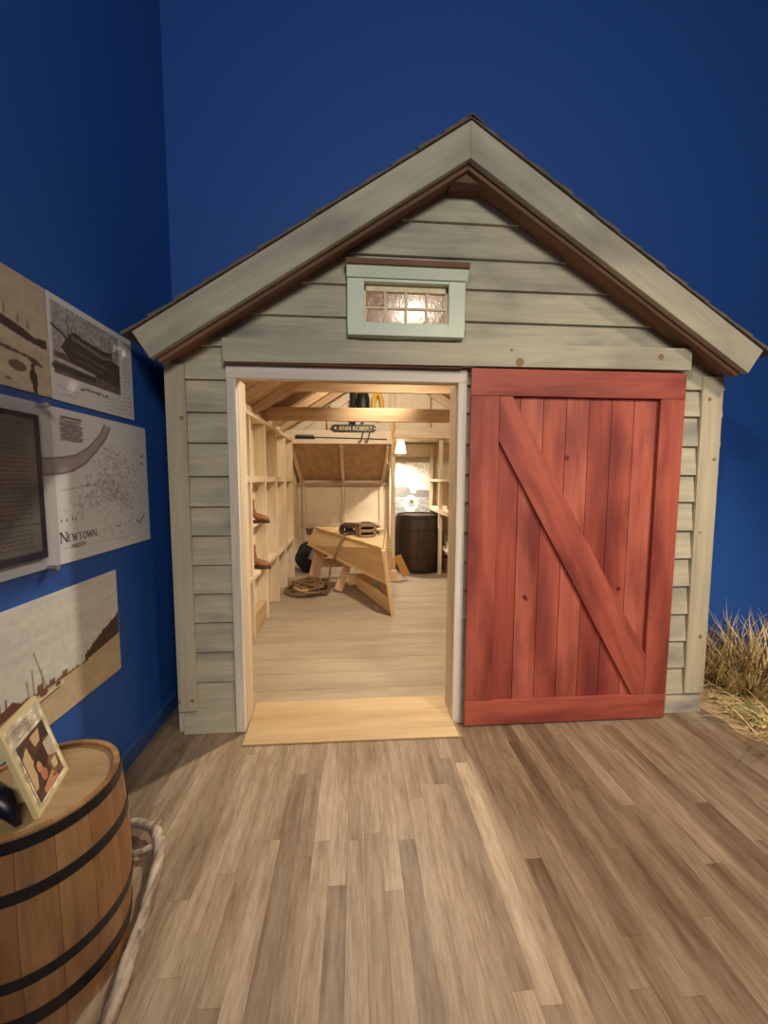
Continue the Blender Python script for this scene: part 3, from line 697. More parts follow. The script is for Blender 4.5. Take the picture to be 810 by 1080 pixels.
plank('diagonal_strut', (0.27, 4.92, 0.25), (0.395, 4.14, 0.13), 0.035, 0.03, (0, 0, 1), M['boatpine'], boat)
plank('lower_plank', (0.61, 5.58, 0.37), (0.75, 5.58, 0.08), 0.12, 0.025, (0.5, 0, 0.3), M['amber'], boat)
# ---- grey canvas sheets and black sack behind the boat
def blob(name, c, r, mat, seed, label, cat, parent=None, flat=0.0):
    b = MB(); bmesh.ops.create_icosphere(b.bm, subdivisions=4, radius=1.0); rg = np.random.RandomState(seed); ph = rg.rand(6) * 6
    for v in b.bm.verts:
        p = v.co.copy(); k = 1 + 0.10 * math.sin(5 * p.x + ph[0]) * math.cos(4 * p.z + ph[1]) + 0.08 * math.sin(9 * p.y + 3 * p.z + ph[2])
        v.co = V((c[0] + p.x * k * r[0], c[1] + p.y * k * r[1], max(c[2] - r[2] * 0.98, c[2] + p.z * k * r[2])))
    o = b.build(name, mat, parent, smooth=True)
    return tag(o, label, cat) if label else o
blob('cloth_sack', (-0.76, 6.25, FZ + 0.235), (0.20, 0.22, 0.24), M['cloth'], 3, 'black cloth sack slumped on the floor behind the boat', 'sack')
canv = MB()
canv.prism([(-0.74, 5.98, 0.27), (-0.60, 5.98, 0.20), (-0.56, 5.98, 0.24), (-0.45, 5.98, 0.17), (-0.42, 5.98, 0.46), (-0.66, 5.98, 0.46)], (0.0, 0.02, 0.0))
tag(canv.build('canvas_sheet', M['canvas'], None, 0.004), 'grey canvas sheet with ragged edge hanging below the boat plank', 'cloth')
# ---- pulley blocks on the boat
def pulley(label, c, L, Wd, Hh, n, mat, ang):
    t = thing('pulley_block', label, 'pulley block', (c[0], c[1], c[2]), 'pulley blocks on the boat')
    R = Matrix.Translation(V(c)) @ Matrix.Rotation(ang, 4, 'Z')
    k = n + 1; th = Hh * 0.62 / k; gap = (Hh - th * k) / n
    b = MB()
    def outline(l, w, m=26, p=2.8):
        return [(l / 2 * math.copysign(abs(math.cos(a)) ** (2 / p), math.cos(a)), w / 2 * math.copysign(abs(math.sin(a)) ** (2 / p), math.sin(a))) for a in [2 * math.pi * i / m for i in range(m)]]
    for i in range(k):
        z = i * (th + gap); sc = 1.0 - 0.07 * abs(i - n / 2) / (n / 2)
        b.prism([(x * sc, y * sc, z) for x, y in outline(L, Wd)], (0, 0, th))
    for i in range(n):
        z = i * (th + gap) + th
        for s_ in (-1, 1): b.box((s_ * L * 0.40 - L * 0.06, -Wd * 0.36, z), (s_ * L * 0.40 + L * 0.06, Wd * 0.36, z + gap))
    b.build('block_shell', mat, t, 0.004, matrix=R)
    for i in range(n):
        z = i * (th + gap) + th; b = MB(); b.lathe([(0.001, z + gap * 0.1), (Wd * 0.36, z + gap * 0.1), (Wd * 0.31, z + gap / 2), (Wd * 0.36, z + gap * 0.9), (0.001, z + gap * 0.9)], (0, 0, 0), 24)
        b.build('sheave', M['black'], t, matrix=R)
    b = MB(); pts = []
    for i in range(28):
        a = 2 * math.pi * i / 28; pts.append((L * 0.50 * math.cos(a) + 0.014 * math.copysign(1, math.cos(a)), 0.0 + 0.02 * math.sin(3 * a), Hh * 0.5 + (Hh * 0.5 + 0.016) * math.sin(a)))
    b.tube([(x, y, max(z, 0.011)) for x, y, z in pts], 0.011, 8, True); b.build('rope_strap', M['rope'], t, smooth=True, matrix=R)
    return t
ZT = 0.773
pulley('larger weathered brown pulley block with two slots on the boat', (0.135, 4.86, ZT), 0.23, 0.19, 0.17, 2, M['blockwood'], 0.15)
pulley('smaller dark pulley block left of the larger one on the boat', (-0.085, 5.12, ZT), 0.24, 0.17, 0.13, 1, M['darkblock'], -0.2)
b = MB(); pts = [(0.02 + 0.16 * math.cos(a) + 0.10, 5.16 + 0.10 * math.sin(a), ZT + 0.016 + 0.11 * max(0, math.sin(a * 0.5)) ** 2) for a in [2 * math.pi * i / 36 for i in range(36)]]
b.tube([(x + 0.03, y, z) for x, y, z in pts], 0.014, 8, True)
tag(b.build('rope_loop', M['rope'], None, smooth=True), 'brown rope loop standing behind the pulley blocks on the boat', 'rope')
# ---- rope with coil on the floor
rope = thing('rope', 'brown hemp rope hanging over the boat and coiled on the floor', 'rope', (-0.60, 5.05, FZ))
b = MB(); pts = []; rg = random.Random(5)
for k in range(8):
    ph = rg.random() * 6; rr = 0.13 + 0.09 * rg.random(); ox, oy = (rg.random() - 0.5) * 0.12, (rg.random() - 0.5) * 0.12
    for i in range(22):
        a = 2 * math.pi * i / 22 + ph
        pts.append((-0.62 + ox + rr * 1.15 * math.cos(a), 5.06 + oy + rr * 1.3 * math.sin(a), FZ + 0.022 + 0.014 * k + 0.012 * math.sin(3 * a + ph)))
b.tube(pts, 0.020, 7); b.build('rope_coil', M['rope'], rope, smooth=True)
b = MB(); pts = []
for i in range(40):
    a = 2 * math.pi * i / 20; pts.append((-0.62 + 0.2 * math.cos(a) + 0.02 * math.sin(2 * a), 5.02 + 0.19 * math.sin(a), FZ + 0.075 + 0.02 * math.sin(a * 1.5)))
b.tube(pts, 0.013, 7); b.build('rope_coil', M['palerope'], rope, smooth=True)
b = MB()
b.tube([(-0.08, 5.03, 0.80), (-0.14, 4.98, 0.795), (-0.20, 4.90, 0.70), (-0.27, 4.84, 0.52), (-0.32, 4.82, 0.40), (-0.335, 4.80, 0.25), (-0.33, 4.78, 0.12), (-0.37, 4.80, 0.045), (-0.45, 4.86, 0.03)], 0.012, 7)
b.tube([(-0.10, 5.01, 0.80), (-0.13, 4.93, 0.80), (-0.17, 4.84, 0.72), (-0.24, 4.82, 0.57), (-0.30, 4.81, 0.44)], 0.012, 7)
b.build('rope_fall', M['rope'], rope, smooth=True)
# ---- dark barrel + keg builder
def barrel(name, label, c, prof, hoops, staves, hoopmat, headmat, head_drop, nst=18, gap=0.03):
    t = thing(name, label, 'barrel', c)
    c = V(c); zs = [p[1] for p in prof]; rs = [p[0] for p in prof]
    b = MB()
    sub = 4
    for k in range(nst):
        b.mat(k % 3 if nst > 4 else 0); b.mi = random.choice((0, 1, 2))
        a0 = 2 * math.pi * (k + gap / 2) / nst; a1 = 2 * math.pi * (k + 1 - gap / 2) / nst
        rings = []
        for r, z in prof:
            o_ = [c + V((r * math.cos(a0 + (a1 - a0) * i / sub), r * math.sin(a0 + (a1 - a0) * i / sub), z)) for i in range(sub + 1)]
            i_ = [c + V(((r - 0.016) * math.cos(a0 + (a1 - a0) * i / sub), (r - 0.016) * math.sin(a0 + (a1 - a0) * i / sub), z)) for i in range(sub, -1, -1)]
            rings.append(o_ + i_)
        b.rings(rings)
    b.build('staves', staves, t)
    for z0, z1 in hoops:
        ra, rb_ = np.interp(z0, zs, rs) + 0.003, np.interp(z1, zs, rs) + 0.003
        b = MB(); b.lathe([(ra - 0.004, z0), (ra, z0), (rb_, z1), (rb_ - 0.004, z1)], c, 48, False); b.build('hoop', hoopmat, t)
    zt = zs[-1] - head_drop; r = np.interp(zt, zs, rs) - 0.015
    b = MB(); b.lathe([(0.001, zt - 0.02), (r, zt - 0.02), (r, zt), (0.001, zt)], c, 40); b.build('barrel_head', headmat, t)
    return t
pr = lambda R0, R1, Hh, n=12: [(R0 + (R1 - R0) * math.sin(math.pi * i / n) ** 0.9, Hh * i / n) for i in range(n + 1)]
barrel('barrel', 'large dark brown barrel standing below the poster in the shed', (1.03, 6.25, FZ), [(r_ - 0.025 * (1 - 0) * (z_ < 0), z_) for r_, z_ in pr(0.35, 0.405, 0.93)],
       [(0.02, 0.07), (0.24, 0.27), (0.68, 0.71), (0.86, 0.91)], [M['dstave0'], M['dstave1'], M['dstave2']], M['black'], M['dstave0'], 0.02)
# ---- poster
post = thing('poster', 'bright harbour poster with white wreath shape behind the dark barrel', 'poster', (1.0, 6.66, 0.85))
MB().box((0.665, 6.652, 0.86), (1.345, 6.668, 1.80)).build('poster_board', M['paper'], post)
cv = Canvas(150, 200, (236, 230, 214)); cv.mottle(5, 1, 0.03)
cv.rect(0, 0, 1, 0.40, (172, 172, 172)); cv.mottle(14, 2, 0.10, 30)
tl = [(0, 0.36), (0, 0.52)] + [(x, 0.50 + 0.07 * cv.noise(12, 4)[0, int(x * 149)]) for x in np.linspace(0, 0.42, 22)] + [(0.45, 0.44), (0.55, 0.43)] + [(x, 0.46 + 0.07 * cv.noise(9, 6)[0, int(x * 149)]) for x in np.linspace(0.6, 1, 22)] + [(1, 0.36)]
cv.poly(tl, (128, 126, 122)); cv.mottle(40, 8, 0.12, 50)
for i in range(70):
    x, y = RNG.rand(), RNG.rand() * 0.38; cv.line([(x, y), (x + 0.02, y + 0.01)], 0.006, (220, 220, 220) if RNG.rand() > 0.5 else (96, 96, 100), 0.7)
cv.line([(0.45, 0.43), (0.45, 0.98)], 0.006, (214, 206, 190), 0.8)
cv.poly([(0.36, 0), (0.40, 0), (0.44, 0.1), (0.48, 0.1), (0.52, 0), (0.56, 0), (0.52, 0.16), (0.40, 0.16)], (238, 234, 222))
cv.oval(0.43, 0.24, 0.19, 0.155, (240, 236, 226)); cv.oval(0.45, 0.25, 0.09, 0.085, (170, 168, 164)); cv.oval(0.46, 0.27, 0.035, 0.035, (90, 88, 86))
cv.rect(0.965, 0, 1, 0.96, (196, 188, 170))
cv.mesh('printed_picture', M['printwarm'], post, (0.665, 6.6515, 0.86), (0.68, 0, 0), (0, 0, 0.94))
# ---- right-hand storage rack
rack = thing('storage_rack', 'pale pine storage rack along the right side of the shed', 'shelf', (1.65, 5.8, FZ))
for y in (5.02, 5.86, 6.62):
    boxp('rack_post', (1.29, y, FZ), (1.345, y + 0.06, 2.1), M['pine'], rack)
for z in (0.98, 1.47):
    boxp('rack_shelf', (1.285, 5.0, z), (2.18, 6.68, z + (0.065 if z < 1.2 else 0.04)), M['pine'], rack)
boxp('rack_back', (2.17, 5.0, FZ), (2.19, 6.68, 2.1), M['sheath'], rack)
fr = thing('picture_frame', 'small brown wooden frame leaning on the right rack shelf', 'frame', (1.42, 5.55, 1.045))
for lo, hi in (((1.40, 5.30, 1.046), (1.425, 5.35, 1.44)), ((1.40, 5.75, 1.046), (1.425, 5.80, 1.44)), ((1.40, 5.35, 1.046), (1.425, 5.75, 1.10)), ((1.40, 5.35, 1.39), (1.425, 5.75, 1.44))):
    boxp('frame_bar', lo, hi, M['brown'], fr)
MB().box((1.415, 5.35, 1.10), (1.425, 5.75, 1.39)).build('frame_panel', M['canvas'], fr)
def jar(label, c, r, h):
    t = thing('jar', label, 'jar', c, 'white jars under the right rack')
    MB().lathe([(0.001, 0), (r, 0), (r, h * 0.7), (r * 0.75, h * 0.82), (r * 0.75, h * 0.86)], c, 20).build('jar_body', M['white'], t, smooth=False)
    MB().lathe([(0.001, h * 0.86), (r * 0.82, h * 0.86), (r * 0.82, h), (0.001, h)], c, 20).build('jar_lid', M['paper'], t)
sh = boxp('rack_shelf', (1.36, 5.0, 0.40), (2.18, 6.60, 0.43), M['pine'], rack)
jar('small white jar at the back of the low right rack shelf', (1.49, 6.30, 0.43), 0.05, 0.15)
jar('larger white jar at the front of the low right rack shelf', (1.47, 5.78, 0.43), 0.06, 0.17)
bk = thing('bucket', 'reddish brown bucket on the floor beneath the right rack', 'bucket', (1.53, 5.93, FZ))
MB().lathe([(0.001, 0), (0.105, 0), (0.135, 0.27), (0.128, 0.27), (0.10, 0.01), (0.001, 0.01)], (1.53, 5.93, FZ), 26, False).build('bucket_body', M['bucket'], bk)
MB().lathe([(0.134, 0.255), (0.141, 0.262), (0.134, 0.272)], (1.53, 5.93, FZ), 26, False).build('bucket_rim', M['brown'], bk)
# ---- name board, harpoon and hooks on the back beam
sg = thing('name_board', 'dark oval ended name board with pale letters above the back beam', 'sign', (-0.02, 5.82, 2.21))
mb = MB(); mb.prism([(-0.36 + 0.055 + 0.055 * math.cos(a), 5.835, 2.262 + 0.055 * math.sin(a)) for a in np.linspace(math.pi / 2, 3 * math.pi / 2, 9)] + [(0.31 - 0.055 + 0.055 * math.cos(a), 5.835, 2.262 + 0.055 * math.sin(a)) for a in np.linspace(-math.pi / 2, math.pi / 2, 9)], (0, 0.022, 0))
mb.build('sign_board', M['black'], sg, 0.003)
text_mesh('lettering', 'ANN ROBERT', 0.085, M['gold'], sg, (-0.245, 5.833, 2.232), (1, 0, 0), (0, 0, 1), 0.004, width=0.50)
MB().disc((-0.295, 5.834, 2.262), (0, -1, 0), 0.016, 0.003).build('dot', M['gold'], sg)
MB().disc((0.285, 5.834, 2.262), (0, -1, 0), 0.012, 0.003).build('dot', M['gold'], sg)
hp = thing('harpoon', 'long thin iron harpoon with barbed end along the white back beam', 'harpoon', (-0.2, 5.84, 2.13))
MB().tube([(-0.62, 5.848, 2.125), (0.47, 5.848, 2.105)], 0.007).build('shaft', M['black'], hp)
mb = MB()
for i in range(9):
    x = -0.88 + i * 0.03; mb.prism([(x, 5.845, 2.12), (x + 0.022, 5.845, 2.12), (x + 0.006, 5.845, 2.165), (x - 0.004, 5.845, 2.165)], (0, 0.012, 0))
mb.box((-0.89, 5.842, 2.10), (-0.60, 5.857, 2.135)); mb.build('barbed_head', M['black'], hp)
hk = thing('iron_hooks', 'pair of iron hooks hanging from the white back beam', 'hooks', (0.16, 5.84, 2.05))
for i, x in enumerate((0.10, 0.20)):
    MB().tube([(x + 0.02, 5.845, 2.225), (x, 5.84, 2.14), (x - 0.015, 5.835, 2.08), (x - 0.035, 5.825, 2.055), (x - 0.055, 5.83, 2.08)], 0.010).build('hook', M['black'], hk, smooth=True)
# ---- buoys and ropes hung on the gable
def buoy(name, label, c, r, h, mat):
    t = thing(name, label, 'buoy', c, None); c = V(c)
    MB().lathe([(0.001, 0), (r * 0.8, 0.02), (r, h * 0.3), (r, h * 0.65), (r * 0.75, h * 0.88), (0.02, h)], c, 24).build('buoy_body', mat, t, smooth=True)
    MB().tube([c + V((0, 0, -0.09)), c + V((0, 0, h + 0.05))], 0.014).build('spindle', M['brown'], t)
buoy('buoy', 'black rounded buoy hanging in the gable above the name board', (0.115, 5.84, 2.42), 0.10, 0.42, M['black'])
tag(MB().tube([(-0.035, 5.87, 2.28), (-0.035, 5.87, 2.80)], 0.04).build('oar_shaft', M['black'], None), 'black upright oar shaft left of the black buoy in the gable', 'oar')
b = MB(); b.tube([(0.335 + 0.065 * math.cos(a), 5.84 + 0.02 * math.sin(2 * a), 2.60 + 0.17 * math.sin(a)) for a in [2 * math.pi * i / 30 for i in range(30)]], 0.032, 8, True)
tag(b.build('yellow_rope_hank', M['yrope'], None, smooth=True), 'oval hank of yellow rope hanging in the gable beside black buoy', 'rope')
b = MB(); b.tube([(0.575 + 0.012 * math.sin(i * 1.3), 5.84, 2.36 - i * 0.05) for i in range(11)], 0.016, 8)
tag(b.build('hanging_rope', M['yrope'], None, smooth=True), 'short yellow rope hanging down the post beside the back lamp', 'rope')
# ---- boots in the stud bay
def boot(label, c, zr):
    t = thing('boot', label, 'boot', c, 'brown boots in the stud bay'); R = Matrix.Translation(V(c)) @ Matrix.Rotation(zr, 4, 'Z') @ Matrix.Scale(1.15, 4)
    def ring(p, a, b_, tilt, n=16):
        p = V(p); u = V((0, 1, 0)); w = V((math.cos(tilt), 0, math.sin(tilt)))
        return [p + w * (a * math.cos(2 * math.pi * k / n)) + u * (b_ * math.sin(2 * math.pi * k / n)) for k in range(n)]
    b = MB(); b.rings([ring((-0.045, 0, 0.20), 0.045, 0.038, 0), ring((-0.045, 0, 0.14), 0.044, 0.036, 0), ring((-0.035, 0, 0.09), 0.052, 0.038, -0.4), ring((-0.01, 0, 0.065), 0.055, 0.038, -0.9), ring((0.05, 0, 0.045), 0.035, 0.042, -1.3), ring((0.09, 0, 0.040), 0.026, 0.040, -1.5), ring((0.125, 0, 0.034), 0.012, 0.022, -1.6)])
    b.build('upper', M['leather'], t, smooth=True, matrix=R)
    pts = [(-0.09, -0.03), (-0.02, -0.035), (0.06, -0.045), (0.11, -0.038), (0.138, 0.0), (0.11, 0.038), (0.06, 0.045), (-0.02, 0.035), (-0.09, 0.03)]
    MB().prism([(x, y, 0.0) for x, y in pts], (0, 0, 0.022)).build('sole', M['sole'], t, 0.003, matrix=R)
boot('brown leather boot standing on the lower shelf of the left stud wall', (-0.995, 3.86, 0.616), -0.2)
pl = boxp('boot_ledge', (SX0, 3.562, 1.05), (-0.95, 4.078, 1.07), M['sheath'], shed, 0.002)
boot('brown leather boot on the small ledge above the other boot', (-0.995, 3.86, 1.071), -0.2)
# ---- wooden crate in the lowest bay
cr = thing('crate', 'yellow pine crate on the floor between the left wall studs', 'crate', (-1.0, 3.82, FZ))
boxp('front_board', (-0.965, 3.57, FZ), (-0.95, 4.07, 0.20), M['ramp'], cr); boxp('back_board', (-1.05, 3.57, FZ), (-1.035, 4.07, 0.20), M['ramp'], cr)
boxp('end_board', (-1.035, 3.57, FZ), (-0.965, 3.585, 0.20), M['ramp'], cr); boxp('end_board', (-1.035, 4.055, FZ), (-0.965, 4.07, 0.20), M['ramp'], cr)
boxp('lid', (-1.05, 3.57, 0.201), (-0.948, 4.07, 0.215), M['ramp'], cr)

# ================================================================== PICTURES ON THE LEFT WALL
def panel(name, label, y0, y1, z0, z1, t=0.006, cat='picture'):
    p = thing(name, label, cat, (XL, (y0 + y1) / 2, z0))
    MB().box((XL + 0.0005, y0, z0), (XL + t, y1, z1)).build('print_board', M['paper'], p)
    return p
def put(cv, p, y0, y1, z0, z1, t=0.006):
    # seen from the room (looking towards -x) the picture's left is the smaller y
    return cv.mesh('printed_image', M['print'], p, (XL + t + 0.0006, y0, z0), (0, y1 - y0, 0), (0, 0, z1 - z0))
# sepia beach and hull
y0, y1 = 0.96, 1.636
p = panel('photo_print', 'sepia photograph of a beached hull with a dark standing figure', y0, y1, 1.817, 2.225)
cv = Canvas(200, 120, (182, 166, 142)); cv.mix(cv.noise(4, 31) * (cv.v > 0.5), (200, 186, 160), 0.5)
cv.mix(np.clip((cv.v - 0.62) * 3, 0, 1), (184, 168, 146), 0.6)
cv.poly([(0, 0.62), (0.7, 0.50), (0.86, 0.44), (0.98, 0.42), (0.98, 0.52), (0.9, 0.5), (0.8, 0.56), (0.0, 0.78)], (74, 56, 50))
for x, h in ((0.72, 0.12), (0.80, 0.07), (0.86, 0.05), (0.58, 0.1), (0.45, 0.13)): cv.line([(x, 0.55), (x, 0.58 + h * 0.8)], 0.006, (90, 72, 66), 0.8, 1.6)
cv.line([(0.5, 0.66), (0.92, 0.52)], 0.008, (210, 190, 160), 0.8, 1.6)
cv.poly([(0, 0.42), (0.6, 0.40), (0.85, 0.36), (0.98, 0.36), (0.98, 0.43), (0.85, 0.45), (0.7, 0.50), (0, 0.62)], (186, 168, 146))
cv.poly([(0, 0.36), (0.6, 0.36), (0.9, 0.31), (0.95, 0.26), (0.88, 0.25), (0.84, 0.30), (0.6, 0.32), (0, 0.33)], (96, 72, 60))
cv.oval(0.78, 0.20, 0.055, 0.045, (110, 86, 70)); cv.oval(0.60, 0.15, 0.03, 0.03, (122, 98, 80)); cv.oval(0.72, 0.07, 0.02, 0.015, (130, 104, 84))
cv.mottle(30, 5, 0.06, 24)
cv.oval(0.875, 0.235, 0.014, 0.025, (66, 46, 42)); cv.poly([(0.855, 0.10), (0.85, 0.17), (0.865, 0.215), (0.885, 0.215), (0.90, 0.16), (0.905, 0.09), (0.895, 0.075), (0.895, 0.0), (0.872, 0.0), (0.865, 0.08)], (66, 46, 42))
put(cv, p, y0, y1, 1.817, 2.225)
# ship print with handwriting
y0, y1 = 1.642, 2.200
p = panel('photo_print', 'grey ship photograph on white sheet with handwriting down its right side', y0, y1, 1.815, 2.227)
cv = Canvas(220, 170, (210, 209, 207))
I = lambda x, y: (0.025 + x * 0.775, 0.26 + y * 0.68)       # inside the picture area
cv.poly([I(0, 0), I(1, 0), I(1, 1), I(0, 1)], (160, 152, 150)); 
cv.poly([I(0, 0), I(1, 0), I(1, 0.42), I(0.82, 0.42), I(0, 0.30)], (104, 92, 88))
cv.poly([I(0.10, 0.40), I(0.22, 0.24), I(0.6, 0.16), I(1, 0.12), I(1, 0.5), I(0.88, 0.54), I(0.86, 0.68), I(0.80, 0.64), I(0.70, 0.64), I(0.40, 0.66), I(0.30, 0.70), I(0.22, 0.64)], (74, 62, 60))
cv.line([I(0.0, 0.66), I(0.12, 0.60), I(0.2, 0.52)], 0.012, (70, 60, 58), 1, 1.35)
for x in (0.2, 0.25, 0.3, 0.36, 0.8, 0.84): cv.line([I(x, 0.62), I(x + 0.01, 0.75)], 0.007, (86, 74, 72), 0.9, 1.35)
cv.line([I(0.2, 0.85), I(0.24, 0.95)], 0.006, (110, 100, 100), 0.8, 1.35); cv.line([I(0.76, 0.72), I(0.77, 0.86)], 0.005, (110, 100, 100), 0.8, 1.35)
cv.line([I(0.26, 0.60), I(0.7, 0.52), I(0.86, 0.56)], 0.018, (128, 116, 112), 0.9, 1.35)
cv.line([I(0.3, 0.42), I(0.9, 0.34)], 0.010, (116, 102, 98), 0.8, 1.35); cv.line([I(0.32, 0.30), I(0.7, 0.26)], 0.012, (104, 90, 86), 0.8, 1.35)
cv.line([I(0.0, 0.20), I(0.3, 0.18), I(0.55, 0.16)], 0.018, (186, 180, 174), 0.9, 1.35); cv.line([I(0.0, 0.10), I(0.3, 0.10), I(0.55, 0.10)], 0.026, (70, 60, 58), 0.9, 1.35)
m0 = cv.a.copy(); cv.mottle(50, 12, 0.14, 40); msk = (cv.u > 0.025) & (cv.u < 0.80) & (cv.v > 0.26) & (cv.v < 0.94); cv.a = np.where(msk[..., None], cv.a, m0)
cv.scribble(0.85, 0.03, 0.98, 0.88, 17, (150, 146, 144), 0.7, 3); cv.scribble(0.58, 0.02, 0.86, 0.2, 4, (160, 156, 152), 0.6, 4)
cv.scribble(0.05, 0.04, 0.28, 0.16, 2, (176, 150, 146), 0.6, 5); cv.scribble(0.28, 0.15, 0.68, 0.215, 1, (84, 78, 78), 1.0, 6, 0.006)
put(cv, p, y0, y1, 1.815, 2.227)
# map
y0, y1, z0, z1 = 1.30, 2.302, 1.153, 1.784
p = panel('map_print', 'white printed harbour map with curved river band and large town name', y0, y1, z0, z1, cat='map')
cv = Canvas(300, 190, (214, 213, 212)); a2 = (y1 - y0) / (z1 - z0)
K = lambda y, z: ((y - y0) / (y1 - y0), (z - z0) / (z1 - z0))
SH = 0.035
band_t = [(1.30, 1.60), (1.62, 1.578), (1.70, 1.585), (1.78, 1.60), (1.86, 1.638), (1.94, 1.70), (1.98, 1.755)]
band_b = [(2.02, 1.745), (1.985, 1.69), (1.91, 1.625), (1.84, 1.57), (1.76, 1.535), (1.70, 1.522), (1.62, 1.515), (1.30, 1.53)]
cv.poly([K(q[0] - SH, q[1]) for q in band_t + band_b], (166, 154, 152)); cv.line([K(q[0] - SH, q[1]) for q in band_t], 0.006, (120, 108, 106), 0.9, a2); cv.line([K(q[0] - SH, q[1]) for q in band_b], 0.007, (112, 100, 98), 0.9, a2)
cv.rect(*K(1.67, 1.745), *K(1.79, 1.757), (92, 84, 84), 0.9); cv.scribble(*K(1.67, 1.655), *K(1.80, 1.742), 9, (130, 122, 122), 0.9, 8, 0.007)
rg = np.random.RandomState(21)
for i in range(560):
    y = 2.0 + rg.randn() * 0.10; z = 1.53 + rg.randn() * 0.10 - (y - 2.0) * 0.2
    if z > 1.66 or (y < 1.85 and z > 1.52): continue
    cv.line([K(y, z), K(y + rg.randn() * 0.007, z + rg.randn() * 0.007)], 0.0045, (146, 134, 136), 0.45, a2)
for i in range(260):
    tt = rg.rand(); y = 1.72 + 0.40 * tt + rg.randn() * 0.03; z = 1.36 + 0.09 * math.sin(tt * 3) + rg.randn() * 0.03
    cv.line([K(y, z), K(y + rg.randn() * 0.007, z + rg.randn() * 0.007)], 0.0045, (146, 134, 136), 0.5, a2)
for i in range(200):
    y = 1.85 + rg.rand() * 0.3; z = 1.22 + rg.rand() * 0.25; cv.line([K(y, z), K(y + rg.randn() * 0.008, z + rg.randn() * 0.008)], 0.004, (160, 150, 150), 0.5, a2)
for (q1, q2) in (((2.24, 1.62), (2.27, 1.63)), ((2.235, 1.59), (2.26, 1.58)), ((1.80, 1.47), (1.81, 1.475)), ((2.20, 1.26), (2.25, 1.30)), ((2.17, 1.28), (2.20, 1.26))): cv.line([K(*q1), K(*q2)], 0.007, (118, 108, 110), 0.9, a2)
cv.line([K(1.65, 1.452), K(2.0, 1.49)], 0.003, (150, 140, 140), 0.7, a2); cv.line([K(1.64, 1.215), K(2.22, 1.20)], 0.003, (176, 168, 166), 0.7, a2)
for y in (1.64, 1.67, 1.70, 1.72): cv.oval(*K(y, 1.330), 0.005, 0.008, (110, 100, 100))
cv.line([K(1.99, 1.27), K(2.02, 1.262)], 0.005, (120, 110, 110), 0.8, a2)
cv.scribble(*K(1.69, 1.205), *K(1.78, 1.228), 2, (120, 112, 112), 0.9, 9, 0.005); cv.rect(*K(2.03, 1.190), *K(2.10, 1.196), (140, 130, 130), 0.7)
put(cv, p, y0, y1, z0, z1)
GLYPH = {'N': [((0, 0), (0, 1), 1), ((0, 1), (1, 0), 1.6), ((1, 0), (1, 1), 1)], 'E': [((0.1, 0), (0.1, 1), 1.6), ((0.1, 1), (0.9, 1), 0.8), ((0.1, 0.52), (0.65, 0.52), 0.8), ((0.1, 0), (0.95, 0), 0.8)],
         'W': [((0, 1), (0.28, 0), 1.6), ((0.28, 0), (0.5, 0.9), 0.8), ((0.5, 0.9), (0.74, 0), 1.6), ((0.74, 0), (1, 1), 0.8)], 'T': [((0.5, 0), (0.5, 1), 1.6), ((0, 1), (1, 1), 0.9)],
         'O': [((0.5 + 0.48 * math.cos(a), 0.5 + 0.5 * math.sin(a)), (0.5 + 0.48 * math.cos(a + 0.45), 0.5 + 0.5 * math.sin(a + 0.45)), 1.5) for a in np.arange(0, 6.28, 0.42)]}
SERIF = {'N': [(0, 1), (0, 0), (1, 1)], 'E': [(0.1, 0), (0.1, 1)], 'W': [(0, 1), (0.5, 0.95), (1, 1)], 'T': [(0.5, 0)], 'O': []}
def serif_title(txt, y, z, big, small, par, x):
    for k, ch in enumerate(txt):
        h = big if k == 0 else small; w = h * (0.62 if ch == 'E' else 0.78 if ch in 'NTO' else 1.05); st = h * 0.055; b = MB()
        def seg(p, q, t):
            p, q = V((p[0] * w, p[1] * h)), V((q[0] * w, q[1] * h)); d = (q - p).normalized(); n = V((-d.y, d.x)) * st * t; e = d * st * 0.6
            b.prism([(x, y + u.x, z + u.y) for u in (p - n - e, q - n + e, q + n + e, p + n - e)], (0.0006, 0, 0))
        for p, q, t in GLYPH[ch]: seg(p, q, t)
        for p in SERIF[ch]:
            c = 0.16; b.prism([(x, y + u, z + v_) for u, v_ in ((p[0] * w - c * h, p[1] * h - st * 0.7), (p[0] * w + c * h, p[1] * h - st * 0.7), (p[0] * w + c * h, p[1] * h + st * 0.7), (p[0] * w - c * h, p[1] * h + st * 0.7))], (0.0006, 0, 0))
        b.build('title_letter', M['ink'], par); y += w + h * 0.2
serif_title('NEWTOWN', 1.630, 1.240, 0.041, 0.0285, p, XL + 0.0068)
# schooner print
y0, y1, z0, z1 = 1.02, 1.968, 0.544, 1.050
p = panel('photo_print', 'pale harbour photograph with masts and a dark tree line behind keg', y0, y1, z0, z1)
cv = Canvas(300, 160, (208, 208, 196)); a2 = (y1 - y0) / (z1 - z0)
cv.mix(cv.noise(5, 2) * (cv.v > 0.4), (216, 214, 204), 0.6)
hz = lambda x: 0.30 + 0.055 * np.clip((x - 0.6) / 0.4, 0, 1)
cv.rect(0, 0, 1, 0.30, (196, 184, 156)); cv.poly([(0.4, 0), (1, 0), (1, 0.36), (0.75, 0.31), (0.4, 0.29)], (196, 176, 140)); cv.mottle(8, 14, 0.03, 30)
xs = np.linspace(0.74, 1.0, 60); nz = np.random.RandomState(3).rand(60)
cv.poly([(0.74, 0.31)] + [(x, 0.34 + 0.22 * ((x - 0.74) / 0.26) ** 0.8 + 0.035 * n_) for x, n_ in zip(xs, nz)] + [(1.0, 0.37), (0.9, 0.345)], (82, 58, 44))
xs = np.linspace(0.40, 0.76, 40); nz = np.random.RandomState(4).rand(40)
